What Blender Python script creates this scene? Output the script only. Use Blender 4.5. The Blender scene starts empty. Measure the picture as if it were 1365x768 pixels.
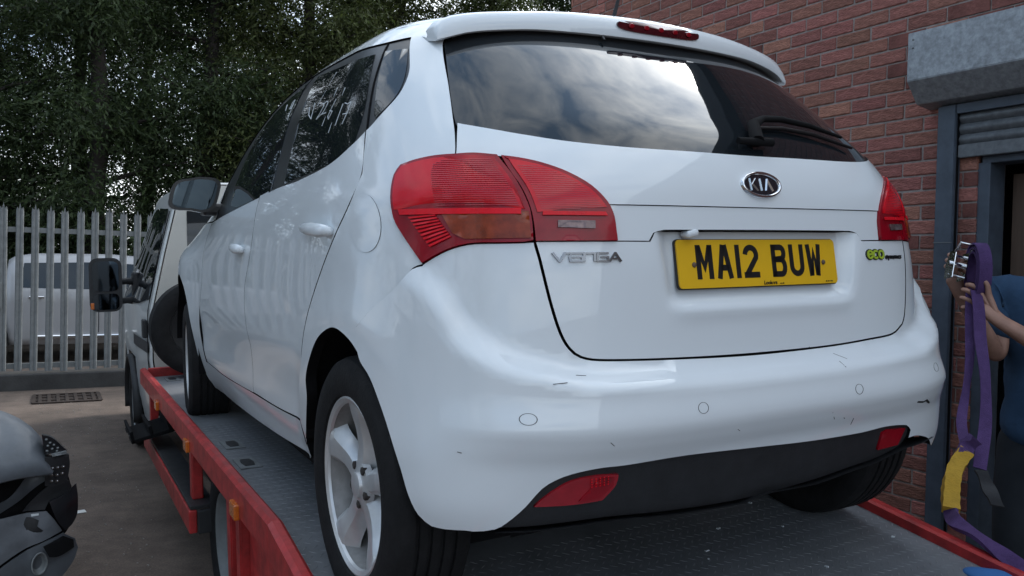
import bpy, bmesh, math, random
import numpy as np
from mathutils import Vector, Matrix
from mathutils.geometry import delaunay_2d_cdt
SC = bpy.context.scene
COL = SC.collection
R = math.radians
PI = math.pi
# ---------------------------------------------------------------- camera
cam_data = bpy.data.cameras.new('camera')
cam = bpy.data.objects.new('camera', cam_data)
COL.objects.link(cam)
cam_data.sensor_width = 36.0
cam_data.lens = 28.936
cam_data.clip_start = 0.05
cam_data.clip_end = 600
RW = Matrix(((0.86959, 0.49325, -0.00896), (-0.49325, 0.86967, 0.03064), (0.0229, -0.02222, 0.99949)))
cam.matrix_world = Matrix.Translation((-1.523, -1.292, 1.54)) @ Matrix((
    (RW[0][0], RW[0][2], -RW[0][1], 0), (RW[1][0], RW[1][2], -RW[1][1], 0),
    (RW[2][0], RW[2][2], -RW[2][1], 0), (0, 0, 0, 1)))
SC.camera = cam
# ---------------------------------------------------------------- sky, sun, exposure
SUN_EL, SUN_AZ = R(40), R(65)      # azimuth measured from +Y towards +X
w = bpy.data.worlds.new('World'); SC.world = w; w.use_nodes = True
nt = w.node_tree; N = nt.nodes; L = nt.links
for n in list(N): N.remove(n)
out = N.new('ShaderNodeOutputWorld'); bg = N.new('ShaderNodeBackground')
sky = N.new('ShaderNodeTexSky'); sky.sky_type = 'NISHITA'; sky.sun_disc = False
sky.sun_elevation = SUN_EL; sky.sun_rotation = SUN_AZ; sky.air_density = 1.2; sky.dust_density = 2.0
tc = N.new('ShaderNodeTexCoord')
mp = N.new('ShaderNodeMapping'); mp.inputs['Scale'].default_value = (1.0, 1.0, 2.6)
mp.inputs['Rotation'].default_value = (0, 0, R(25))
nz = N.new('ShaderNodeTexNoise'); nz.inputs['Scale'].default_value = 2.6; nz.inputs['Detail'].default_value = 9
nz.inputs['Roughness'].default_value = 0.58; nz.inputs['Distortion'].default_value = 0.5
cr = N.new('ShaderNodeValToRGB'); cr.color_ramp.elements[0].position = 0.36; cr.color_ramp.elements[1].position = 0.66
cr.color_ramp.elements[0].color = (0, 0, 0, 1); cr.color_ramp.elements[1].color = (1, 1, 1, 1)
cc = N.new('ShaderNodeMixRGB'); cc.inputs[1].default_value = (1.6, 2.5, 3.8, 1); cc.inputs[2].default_value = (8.8, 9.2, 9.4, 1)
mx = N.new('ShaderNodeMixRGB'); mx.inputs[0].default_value = 0.80
L.new(tc.outputs['Generated'], mp.inputs[0]); L.new(mp.outputs[0], nz.inputs['Vector']); 
sx = N.new('ShaderNodeSeparateXYZ'); L.new(tc.outputs['Generated'], sx.inputs[0])
ma = N.new('ShaderNodeMath'); ma.operation = 'MULTIPLY_ADD'; ma.inputs[1].default_value = 0.10      # cloud bank thicker to the east
L.new(sx.outputs['X'], ma.inputs[0]); L.new(nz.outputs['Fac'], ma.inputs[2]); L.new(ma.outputs[0], cr.inputs[0])
L.new(cr.outputs[0], cc.inputs[0])

# thin cloud is brightest around the veiled sun
nv = N.new('ShaderNodeVectorMath'); nv.operation = 'NORMALIZE'; L.new(tc.outputs['Generated'], nv.inputs[0])
dt = N.new('ShaderNodeVectorMath'); dt.operation = 'DOT_PRODUCT'; L.new(nv.outputs[0], dt.inputs[0])
dt.inputs[1].default_value = (math.sin(SUN_AZ) * math.cos(SUN_EL), math.cos(SUN_AZ) * math.cos(SUN_EL), math.sin(SUN_EL))
mxm = N.new('ShaderNodeMath'); mxm.operation = 'MAXIMUM'; mxm.inputs[1].default_value = 0.0; L.new(dt.outputs['Value'], mxm.inputs[0])
pw = N.new('ShaderNodeMath'); pw.operation = 'POWER'; pw.inputs[1].default_value = 9.0; L.new(mxm.outputs[0], pw.inputs[0])
gm_ = N.new('ShaderNodeMath'); gm_.operation = 'MULTIPLY_ADD'; gm_.inputs[1].default_value = 2.0; gm_.inputs[2].default_value = 1.0; L.new(pw.outputs[0], gm_.inputs[0])
gs = N.new('ShaderNodeVectorMath'); gs.operation = 'SCALE'; L.new(cc.outputs[0], gs.inputs[0]); L.new(gm_.outputs[0], gs.inputs['Scale'])
L.new(sky.outputs[0], mx.inputs[1]); L.new(gs.outputs[0], mx.inputs[2]); L.new(mx.outputs[0], bg.inputs['Color'])
bg.inputs['Strength'].default_value = 0.13
L.new(bg.outputs[0], out.inputs[0])
sd = bpy.data.lights.new('sun', 'SUN'); sd.energy = 1.5; sd.angle = R(14); sd.color = (1, 0.95, 0.88)
sun = bpy.data.objects.new('sun', sd); COL.objects.link(sun)
sdir = Vector((math.sin(SUN_AZ) * math.cos(SUN_EL), math.cos(SUN_AZ) * math.cos(SUN_EL), math.sin(SUN_EL)))
sun.rotation_euler = sdir.to_track_quat('Z', 'Y').to_euler()
vs = SC.view_settings
vs.view_transform = 'Standard'; vs.look = 'None'; vs.exposure = 0.93; vs.gamma = 1.0
SC.render.engine = 'CYCLES'

# ---------------------------------------------------------------- materials
def nod(m, t): return m.node_tree.nodes.new(t)
def mat(name, col, rough=0.5, metal=0.0, coat=0.0, spec=0.5, var=0.0, scale=8.0, bump=0.0, bscale=60.0, col2=None, stretch=None, objrand=0.0, emit=None, coatr=0.04):
    m = bpy.data.materials.new(name); m.use_nodes = True
    nt = m.node_tree; b = nt.nodes['Principled BSDF']
    b.inputs['Base Color'].default_value = (*col, 1); b.inputs['Roughness'].default_value = rough
    b.inputs['Metallic'].default_value = metal; b.inputs['Coat Weight'].default_value = coat
    b.inputs['Coat Roughness'].default_value = coatr
    b.inputs['Specular IOR Level'].default_value = spec
    t = None
    if var or bump:
        t = nod(m, 'ShaderNodeTexCoord'); src = t.outputs['Object']
        if stretch:
            mp = nod(m, 'ShaderNodeMapping'); mp.inputs['Scale'].default_value = stretch
            nt.links.new(src, mp.inputs[0]); src = mp.outputs[0]
    if var:
        n = nod(m, 'ShaderNodeTexNoise'); n.inputs['Scale'].default_value = scale; n.inputs['Detail'].default_value = 6
        n.inputs['Roughness'].default_value = 0.65
        nt.links.new(src, n.inputs['Vector'])
        r = nod(m, 'ShaderNodeValToRGB'); r.color_ramp.elements[0].position = 0.3; r.color_ramp.elements[1].position = 0.72
        a = col2 or tuple(c * (1 - var) for c in col)
        r.color_ramp.elements[0].color = (*a, 1); r.color_ramp.elements[1].color = (*(min(1, c * (1 + 0.25 * var)) for c in col), 1)
        nt.links.new(n.outputs['Fac'], r.inputs[0]); last = r.outputs[0]
        if objrand:
            oi = nod(m, 'ShaderNodeObjectInfo'); h = nod(m, 'ShaderNodeHueSaturation')
            mr = nod(m, 'ShaderNodeMapRange'); mr.inputs[3].default_value = 1 - objrand; mr.inputs[4].default_value = 1 + objrand
            nt.links.new(oi.outputs['Random'], mr.inputs[0]); nt.links.new(mr.outputs[0], h.inputs['Value'])
            mr2 = nod(m, 'ShaderNodeMapRange'); mr2.inputs[3].default_value = 0.49; mr2.inputs[4].default_value = 0.512
            ml = nod(m, 'ShaderNodeMath'); ml.operation = 'FRACT'; m7 = nod(m, 'ShaderNodeMath'); m7.operation = 'MULTIPLY'; m7.inputs[1].default_value = 7.31
            nt.links.new(oi.outputs['Random'], m7.inputs[0]); nt.links.new(m7.outputs[0], ml.inputs[0]); nt.links.new(ml.outputs[0], mr2.inputs[0])
            nt.links.new(mr2.outputs[0], h.inputs['Hue'])
            nt.links.new(last, h.inputs['Color']); last = h.outputs[0]
        nt.links.new(last, b.inputs['Base Color'])
        rr = nod(m, 'ShaderNodeMapRange'); rr.inputs[3].default_value = min(1, rough * 1.15 + 0.02); rr.inputs[4].default_value = rough * 0.9
        nt.links.new(n.outputs['Fac'], rr.inputs[0]); nt.links.new(rr.outputs[0], b.inputs['Roughness'])
    if bump:
        n2 = nod(m, 'ShaderNodeTexNoise'); n2.inputs['Scale'].default_value = bscale; n2.inputs['Detail'].default_value = 5
        nt.links.new(src, n2.inputs['Vector'])
        bp = nod(m, 'ShaderNodeBump'); bp.inputs['Strength'].default_value = bump; bp.inputs['Distance'].default_value = 0.01
        nt.links.new(n2.outputs['Fac'], bp.inputs['Height']); nt.links.new(bp.outputs[0], b.inputs['Normal'])
    if emit:
        b.inputs['Emission Color'].default_value = (*emit[0], 1); b.inputs['Emission Strength'].default_value = emit[1]
    return m
M = {}
M['paint'] = mat('white_car_paint', (0.755, 0.795, 0.825), 0.55, coat=1.0, var=0.03, scale=1.6, spec=0.15, coatr=0.015)
M['glass'] = mat('dark_tinted_glass', (0.010, 0.013, 0.016), 0.02, spec=0.65)
M['black_gloss'] = mat('gloss_black_trim', (0.018, 0.019, 0.022), 0.28, spec=0.5, var=0.3, scale=20)
M['black'] = mat('black_plastic', (0.020, 0.021, 0.024), 0.55, var=0.35, scale=15, bump=0.15, bscale=250)
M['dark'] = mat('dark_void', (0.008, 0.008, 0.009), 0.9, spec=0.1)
M['rubber'] = mat('tyre_rubber', (0.014, 0.014, 0.015), 0.8, spec=0.25, var=0.35, scale=25, bump=0.15, bscale=120)
M['alloy'] = mat('silver_alloy', (0.64, 0.65, 0.66), 0.34, metal=0.45, coat=0.4, var=0.16, scale=14)
M['alloy_dark'] = mat('brake_metal', (0.07, 0.06, 0.055), 0.6, metal=0.4, var=0.4, scale=20)
M['chrome'] = mat('chrome', (0.75, 0.76, 0.78), 0.09, metal=1.0)
M['lamp'] = mat('red_lamp_lens', (0.74, 0.007, 0.018), 0.2, spec=0.3, coat=0.22, var=0.25, scale=7, coatr=0.02)
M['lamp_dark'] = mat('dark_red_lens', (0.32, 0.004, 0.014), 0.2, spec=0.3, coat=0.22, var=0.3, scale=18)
M['lamp_rib'] = mat('lens_ridge', (0.50, 0.010, 0.024), 0.15, coat=1.0)
M['lamp_bright'] = mat('bright_red_reflector', (0.80, 0.010, 0.022), 0.25, spec=0.2, coat=0.1, var=0.2, scale=40)
M['lamp_amber'] = mat('amber_lens', (0.30, 0.045, 0.012), 0.2, spec=0.3, coat=0.2, var=0.55, scale=30)
M['lamp_clear'] = mat('clear_reversing_lens', (0.20, 0.13, 0.13), 0.2, metal=0.3, coat=0.2, var=0.5, scale=60)
M['yellow'] = mat('yellow_number_plate', (0.80, 0.46, 0.012), 0.35, var=0.06, scale=8, coat=0.3)
M['ink'] = mat('black_lettering', (0.012, 0.012, 0.013), 0.35)
M['lime'] = mat('lime_badge', (0.42, 0.55, 0.05), 0.3, coat=0.5)
M['chalk'] = mat('white_window_pen', (0.62, 0.66, 0.68), 0.8)
M['red'] = mat('red_truck_paint', (0.46, 0.026, 0.026), 0.45, coat=0.2, var=0.55, scale=14, bump=0.10, bscale=40)
M['badge_chrome'] = mat('dark_badge_chrome', (0.22, 0.225, 0.24), 0.18, metal=1.0)  # darker chrome for the model letters
M['cab'] = mat('white_cab_paint', (0.62, 0.63, 0.62), 0.35, coat=0.7, var=0.10, scale=3)
M['cream'] = mat('cream_cab_panel', (0.55, 0.54, 0.50), 0.5, var=0.15, scale=2.5)
M['mirror'] = mat('mirror_glass', (0.06, 0.08, 0.10), 0.03, metal=1.0)
M['orange'] = mat('orange_marker_lens', (0.55, 0.13, 0.012), 0.25, coat=0.6, var=0.2, scale=60)
M['steel'] = mat('galvanised_pale', (0.19, 0.205, 0.21), 0.6, metal=0.1, var=0.35, scale=9)
M['galv'] = mat('galvanised_box', (0.36, 0.38, 0.40), 0.5, metal=0.45, var=0.42, scale=38, bump=0.05, bscale=60)
M['slat'] = mat('dull_galvanised_slat', (0.17, 0.18, 0.19), 0.55, metal=0.3, var=0.35, scale=30)
M['blue_steel'] = mat('blue_grey_steel', (0.075, 0.095, 0.125), 0.5, var=0.35, scale=10)
M['mortar'] = mat('mortar', (0.35, 0.30, 0.275), 0.95, var=0.3, scale=30, bump=0.4, bscale=150)
M['brick'] = mat('red_rustic_brick', (0.36, 0.145, 0.112), 0.9, var=0.45, scale=22, bump=0.9, bscale=55, stretch=(1, 1, 2.6), objrand=0.26)
M['wood'] = mat('brown_door', (0.13, 0.085, 0.06), 0.6, var=0.3, scale=4, stretch=(8, 8, 0.6))
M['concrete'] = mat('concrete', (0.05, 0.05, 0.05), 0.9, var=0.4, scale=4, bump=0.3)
M['skin'] = mat('skin', (0.40, 0.22, 0.16), 0.55, var=0.25, scale=18, bump=0.12, bscale=90)
M['tee'] = mat('blue_tee_shirt', (0.024, 0.066, 0.135), 0.9, var=0.35, scale=7, bump=0.3, bscale=30)
M['trousers'] = mat('dark_work_trousers', (0.012, 0.016, 0.022), 0.9, var=0.3, scale=9)
M['hair'] = mat('dark_hair', (0.03, 0.022, 0.016), 0.7)
M['strap'] = mat('purple_webbing', (0.075, 0.036, 0.135), 0.85, var=0.3, scale=30, bump=0.4, bscale=300)
M['sleeve'] = mat('yellow_wear_sleeve', (0.46, 0.27, 0.02), 0.75, var=0.25, scale=30, bump=0.3, bscale=120)
M['bark'] = mat('bark', (0.032, 0.026, 0.022), 0.95, var=0.5, scale=12, bump=0.8, bscale=20)
M['silver'] = mat('silver_pickup_paint', (0.36, 0.36, 0.37), 0.35, metal=0.2, coat=0.5, var=0.05, scale=3)
M['grey_paint'] = mat('scuffed_grey_paint', (0.10, 0.112, 0.128), 0.55, metal=0.1, coat=0.12, var=0.35, scale=6)
M['blue'] = mat('blue_cloth', (0.03, 0.13, 0.35), 0.8)
def leaf_mat(name, c):
    m = bpy.data.materials.new(name); m.use_nodes = True
    nt = m.node_tree; b = nt.nodes['Principled BSDF']
    b.inputs['Roughness'].default_value = 0.6; b.inputs['Specular IOR Level'].default_value = 0.25
    g = nod(m, 'ShaderNodeNewGeometry'); r = nod(m, 'ShaderNodeValToRGB')
    r.color_ramp.elements[0].color = (c[0] * 0.55, c[1] * 0.55, c[2] * 0.6, 1); r.color_ramp.elements[1].color = (c[0] * 1.35, c[1] * 1.3, c[2], 1)
    nt.links.new(g.outputs['Random Per Island'], r.inputs[0]); nt.links.new(r.outputs[0], b.inputs['Base Color'])
    tr = nod(m, 'ShaderNodeBsdfTranslucent'); tr.inputs[0].default_value = (c[0] * 1.3, c[1] * 1.5, c[2] * 0.8, 1)
    mxs = nod(m, 'ShaderNodeMixShader'); mxs.inputs[0].default_value = 0.25
    o = nt.nodes['Material Output']
    nt.links.new(b.outputs[0], mxs.inputs[1]); nt.links.new(tr.outputs[0], mxs.inputs[2]); nt.links.new(mxs.outputs[0], o.inputs[0])
    return m
M['leaf'] = leaf_mat('dark_conifer_leaf', (0.038, 0.058, 0.028))
M['leaf2'] = leaf_mat('olive_conifer_leaf', (0.060, 0.076, 0.031))

# deck plate: worn grey steel with fine scratches
def deck_mat():
    m = mat('worn_checker_plate', (0.20, 0.212, 0.228), 0.5, metal=0.2, var=0.35, scale=3.5)
    return m
M['deck'] = deck_mat()
M['tread'] = mat('polished_tread', (0.28, 0.295, 0.31), 0.45, metal=0.3, var=0.35, scale=9)
def ground_mat():
    m = mat('worn_tarmac', (0.150, 0.113, 0.091), 0.92, var=0.5, scale=0.9, bump=0.5, bscale=140)
    nt = m.node_tree; b = nt.nodes['Principled BSDF']
    old = b.inputs['Base Color'].links[0].from_socket
    t = nod(m, 'ShaderNodeTexCoord'); n = nod(m, 'ShaderNodeTexNoise'); n.inputs['Scale'].default_value = 90; n.inputs['Detail'].default_value = 4
    nt.links.new(t.outputs['Object'], n.inputs['Vector'])
    n3 = nod(m, 'ShaderNodeTexNoise'); n3.inputs['Scale'].default_value = 6; n3.inputs['Detail'].default_value = 8; n3.inputs['Roughness'].default_value = 0.75
    nt.links.new(t.outputs['Object'], n3.inputs['Vector'])
    mr = nod(m, 'ShaderNodeMapRange'); mr.inputs[1].default_value = 0.3; mr.inputs[2].default_value = 0.7; mr.inputs[3].default_value = 0.72; mr.inputs[4].default_value = 1.2
    nt.links.new(n.outputs['Fac'], mr.inputs[0])
    mr3 = nod(m, 'ShaderNodeMapRange'); mr3.inputs[1].default_value = 0.35; mr3.inputs[2].default_value = 0.7; mr3.inputs[3].default_value = 0.7; mr3.inputs[4].default_value = 1.22
    nt.links.new(n3.outputs['Fac'], mr3.inputs[0])
    mm = nod(m, 'ShaderNodeMath'); mm.operation = 'MULTIPLY'; nt.links.new(mr.outputs[0], mm.inputs[0]); nt.links.new(mr3.outputs[0], mm.inputs[1])
    h = nod(m, 'ShaderNodeHueSaturation'); nt.links.new(mm.outputs[0], h.inputs['Value']); nt.links.new(old, h.inputs['Color'])
    nt.links.new(h.outputs[0], b.inputs['Base Color'])
    return m
M['ground'] = ground_mat()

# ---------------------------------------------------------------- object helpers
def empty(name, label, cat, mw=None, loc=(0, 0, 0), group=None):
    o = bpy.data.objects.new(name, None); COL.objects.link(o); o.empty_display_size = 0.2
    if mw is not None: o.matrix_world = mw
    else: o.location = loc
    o['label'] = label; o['category'] = cat
    if group: o['group'] = group
    return o
def tag(o, label=None, cat=None, group=None, kind=None):
    if label: o['label'] = label
    if cat: o['category'] = cat
    if group: o['group'] = group
    if kind: o['kind'] = kind
    return o
def ob(name, me, m=None, parent=None, label=None):
    o = bpy.data.objects.new(name, me); COL.objects.link(o)
    if m is not None and not me.materials: me.materials.append(m)
    if parent is not None: o.parent = parent
    if label: o['label'] = label
    return o
def pyobj(name, v, f, m, parent=None, smooth=False, label=None):
    me = bpy.data.meshes.new(name)
    me.from_pydata([tuple(map(float, p)) for p in v], [], [tuple(int(i) for i in q) for q in f]); me.update()
    if smooth:
        for p in me.polygons: p.use_smooth = True
    return ob(name, me, m, parent, label)
def bmobj(name, bm, m, parent=None, smooth=False, label=None, autosm=None):
    me = bpy.data.meshes.new(name); bmesh.ops.recalc_face_normals(bm, faces=bm.faces)
    bm.to_mesh(me); bm.free()
    if smooth:
        for p in me.polygons: p.use_smooth = True
        if autosm: me.set_sharp_from_angle(angle=R(autosm))
    return ob(name, me, m, parent, label)
def bm_box(bm, c, s, rot=None, bev=0.0, seg=2):
    r = bmesh.ops.create_cube(bm, size=1.0)
    vs_ = r['verts']
    bmesh.ops.scale(bm, vec=s, verts=vs_)
    if bev:
        es = list({e for v in vs_ for e in v.link_edges})
        rr = bmesh.ops.bevel(bm, geom=es, offset=bev, segments=seg, affect='EDGES', profile=0.5)
        vs_ = list({v for f in rr['faces'] for v in f.verts} | {v for v in vs_ if v.is_valid})
    if rot is not None: bmesh.ops.rotate(bm, cent=(0, 0, 0), matrix=rot, verts=vs_)
    bmesh.ops.translate(bm, vec=c, verts=vs_)
    return vs_
def box(name, c, s, m, parent=None, rot=None, bev=0.004, label=None, seg=2):
    bm = bmesh.new(); bm_box(bm, c, s, rot, bev, seg)
    return bmobj(name, bm, m, parent, label=label)
def bm_prism(bm, pts, a, b, axis=0):
    """closed 2D outline extruded from a to b along axis; pts give the other two coordinates in order"""
    def mk(p, t):
        if axis == 0: return (t, p[0], p[1])
        if axis == 1: return (p[0], t, p[1])
        return (p[0], p[1], t)
    A = [bm.verts.new(mk(p, a)) for p in pts]; B = [bm.verts.new(mk(p, b)) for p in pts]
    n = len(pts); bm.faces.new(A); bm.faces.new(B[::-1])
    for i in range(n): bm.faces.new((A[i], B[i], B[(i + 1) % n], A[(i + 1) % n]))
def prism(name, pts, a, b, m, parent=None, axis=0, bev=0.0, label=None, smooth=False):
    bm = bmesh.new(); bm_prism(bm, pts, a, b, axis)
    if bev: bmesh.ops.bevel(bm, geom=list(bm.edges), offset=bev, segments=2, affect='EDGES')
    return bmobj(name, bm, m, parent, label=label, smooth=smooth, autosm=40)
def bm_tube(bm, pts, rad, n=10, caps=True):
    pts = [Vector(p) for p in pts]; rings = []
    if not hasattr(rad, '__len__'): rad = [rad] * len(pts)
    up = None
    for i, p in enumerate(pts):
        d = (pts[min(i + 1, len(pts) - 1)] - pts[max(i - 1, 0)]).normalized()
        if up is None:
            up = Vector((0, 0, 1)) if abs(d.z) < 0.9 else Vector((1, 0, 0))
        x = d.cross(up).normalized(); y = x.cross(d).normalized(); up = y
        rings.append([bm.verts.new(p + (x * math.cos(2 * PI * k / n) + y * math.sin(2 * PI * k / n)) * rad[i]) for k in range(n)])
    for a, b in zip(rings[:-1], rings[1:]):
        for k in range(n): bm.faces.new((a[k], a[(k + 1) % n], b[(k + 1) % n], b[k]))
    if caps: bm.faces.new(rings[0]); bm.faces.new(rings[-1][::-1])
def tube(name, pts, rad, m, parent=None, n=10, label=None):
    bm = bmesh.new(); bm_tube(bm, pts, rad, n)
    return bmobj(name, bm, m, parent, smooth=True, label=label, autosm=50)
def bm_lathe(bm, prof, n=48, c=(0, 0, 0), flip=1):
    """profile of (axial x, radius) turned about the X axis"""
    rings = [[bm.verts.new((c[0] + flip * x, c[1] + r * math.cos(2 * PI * k / n), c[2] + r * math.sin(2 * PI * k / n))) for k in range(n)] for x, r in prof]
    for a, b in zip(rings[:-1], rings[1:]):
        for k in range(n): bm.faces.new((a[k], a[(k + 1) % n], b[(k + 1) % n], b[k]))
    return rings
def ribbon(bm, f, pts, wdt, h):
    """flat stroke along 2-D pts, mapped to space by f(u, v, height)"""
    for (a, b) in zip(pts[:-1], pts[1:]):
        a = np.array(a, float); b = np.array(b, float); d = b - a; l = np.hypot(*d)
        if l < 1e-9: continue
        d /= l; nn = np.array([-d[1], d[0]]) * wdt / 2; e = d * wdt * 0.28
        q = [a - e + nn, b + e + nn, b + e - nn, a - e - nn]
        T_ = [bm.verts.new(f(p[0], p[1], h)) for p in q]; B_ = [bm.verts.new(f(p[0], p[1], -0.0005)) for p in q]
        bm.faces.new(T_)
        for i in range(4): bm.faces.new((T_[i], B_[i], B_[(i + 1) % 4], T_[(i + 1) % 4]))
# ---------------------------------------------------------------- body surface of the white car
def pch(xs,ys):
    xs=np.array(xs,float);ys=np.array(ys,float)
    h=np.diff(xs);d=np.diff(ys)/h;m=np.zeros_like(ys)
    for i in range(1,len(xs)-1):
        if d[i-1]*d[i]>0:
            w1=2*h[i]+h[i-1];w2=h[i]+2*h[i-1];m[i]=(w1+w2)/(w1/d[i-1]+w2/d[i])
    m[0]=d[0];m[-1]=d[-1]
    def f(x):
        x=np.clip(x,xs[0],xs[-1]);i=np.clip(np.searchsorted(xs,x,side='right')-1,0,len(h)-1)
        t=(x-xs[i])/h[i];t2=t*t;t3=t2*t
        return (2*t3-3*t2+1)*ys[i]+(t3-2*t2+t)*h[i]*m[i]+(-2*t3+3*t2)*ys[i+1]+(t3-t2)*h[i]*m[i+1]
    return f
def ss(a,b,x):
    t=np.clip((x-a)/(b-a),0,1);return t*t*(3-2*t)
YC=1.1
# half width at y=YC, by height
Wz=pch([.15,.25,.4,.55,.7,.85,1.0,1.1,1.2,1.3,1.38,1.44,1.49,1.535,1.575,1.60],
       [.76,.82,.862,.88,.882,.875,.86,.835,.805,.772,.738,.706,.662,.59,.45,.05])
# rear centre y (tailgate/base body, bumper bulge added separately)
Y0=pch([.15,.25,.4,.55,.7,.85,.95,1.03,1.1,1.17,1.25,1.35,1.45,1.5,1.54,1.575,1.60],
       [.275,.215,.152,.122,.120,.125,.137,.15,.175,.220,.30,.415,.54,.615,.71,.92,1.09])
PZ=pch([.2,.35,.45,.55,.7,.85,1.0,1.1,1.2,1.3,1.5,1.60],[7.5,7.,5.8,4.8,4.3,4.1,3.9,3.5,3.2,3.0,2.6,2.2])
Y1=pch([.15,.3,.6,.8,.9,.97,1.03,1.1,1.2,1.3,1.4,1.48,1.535,1.575,1.60],
       [3.9,4.0,4.04,4.02,3.95,3.75,3.45,3.29,3.12,2.96,2.77,2.56,2.33,2.0,1.2])
PF=pch([.2,.8,.9,1.0,1.1,1.5,1.60],[7.,7,5.,4.4,4.4,3.3,2.4])
def halfw(y,z):
    y,z=np.broadcast_arrays(np.asarray(y,float),np.asarray(z,float))
    W=Wz(z);L=YC-Y0(z);p=PZ(z);F=Y1(z)-YC;q=PF(z)
    u=np.where(y<YC,(YC-y)/L,(y-YC)/F);e=np.where(y<YC,p,q)
    return W*np.maximum(0,1-np.clip(u,0,1)**e)**(1/e)
def S(s,z):
    "s: 0 rear centre .. 1 at y=YC .. >1 along side (metres forward of YC +1); negative = right side"
    s,z=np.broadcast_arrays(np.asarray(s,float),np.asarray(z,float))
    sg=-np.sign(s)+(s==0)*-1.;a=np.abs(s);al=np.clip(a,0,1)*np.pi/2
    W=Wz(z);L=YC-Y0(z);p=PZ(z)
    r=((np.sin(al)/W)**p+(np.maximum(np.cos(al),1e-9)/L)**p)**(-1/p)
    x=r*np.sin(al);y=YC-r*np.cos(al)
    yy=YC+np.maximum(a-1,0);x2=halfw(yy,z)
    x=np.where(a>1,x2,x);y=np.where(a>1,yy,y)
    return np.stack([sg*x,y,z+0*x],-1)
def normal(s,z,f=None):
    f=f or S;e=1e-4
    n=np.cross(f(s,z+e)-f(s,z-e),f(s+e,z)-f(s-e,z)) 
    n/=np.linalg.norm(n,axis=-1,keepdims=True)+1e-12
    c=S(s,z)-np.array([0,2.,.7]);sgn=np.sign((n*c).sum(-1,keepdims=True));return n*sgn
# shelf of the bumper: height of the step along s
ZS=pch([0,.06,.19,.318,.35,.394,.43,.46,.477,.515,.6,1.],[.648,.648,.652,.660,.672,.694,.730,.772,.822,.872,.9,.9])
BB=pch([0,.3,.42,.48,.54,.62,.75,1.0],[.062,.062,.054,.036,.017,.006,.001,0.])
def disp(s,z,shelf=1.):
    a=np.abs(s)
    zs=ZS(a);k=np.clip((zs-z)/(.040+.02*ss(.36,.46,a)),0,1);k=(k*.75+.25*k*k*(3-2*k))*ss(.12,.3,z)
    d=shelf*BB(a)*k
    yy=YC+a-1
    d=d+.028*np.exp(-((yy-3.30)/.36)**2)*(a>1)*ss(.95,.75,z)
    yw=S(a,z)[...,1];r=np.hypot(yw-.643,z-.33)
    d=d+.006*ss(.50,.385,r)*ss(.45,.6,a)*ss(.2,.35,z)
    return d
def P(s,z,off=0.,shelf=1.):
    s,z=np.broadcast_arrays(np.asarray(s,float),np.asarray(z,float))
    return S(s,z)+normal(s,z)*(disp(s,z,shelf)+off)[...,None]
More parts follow.
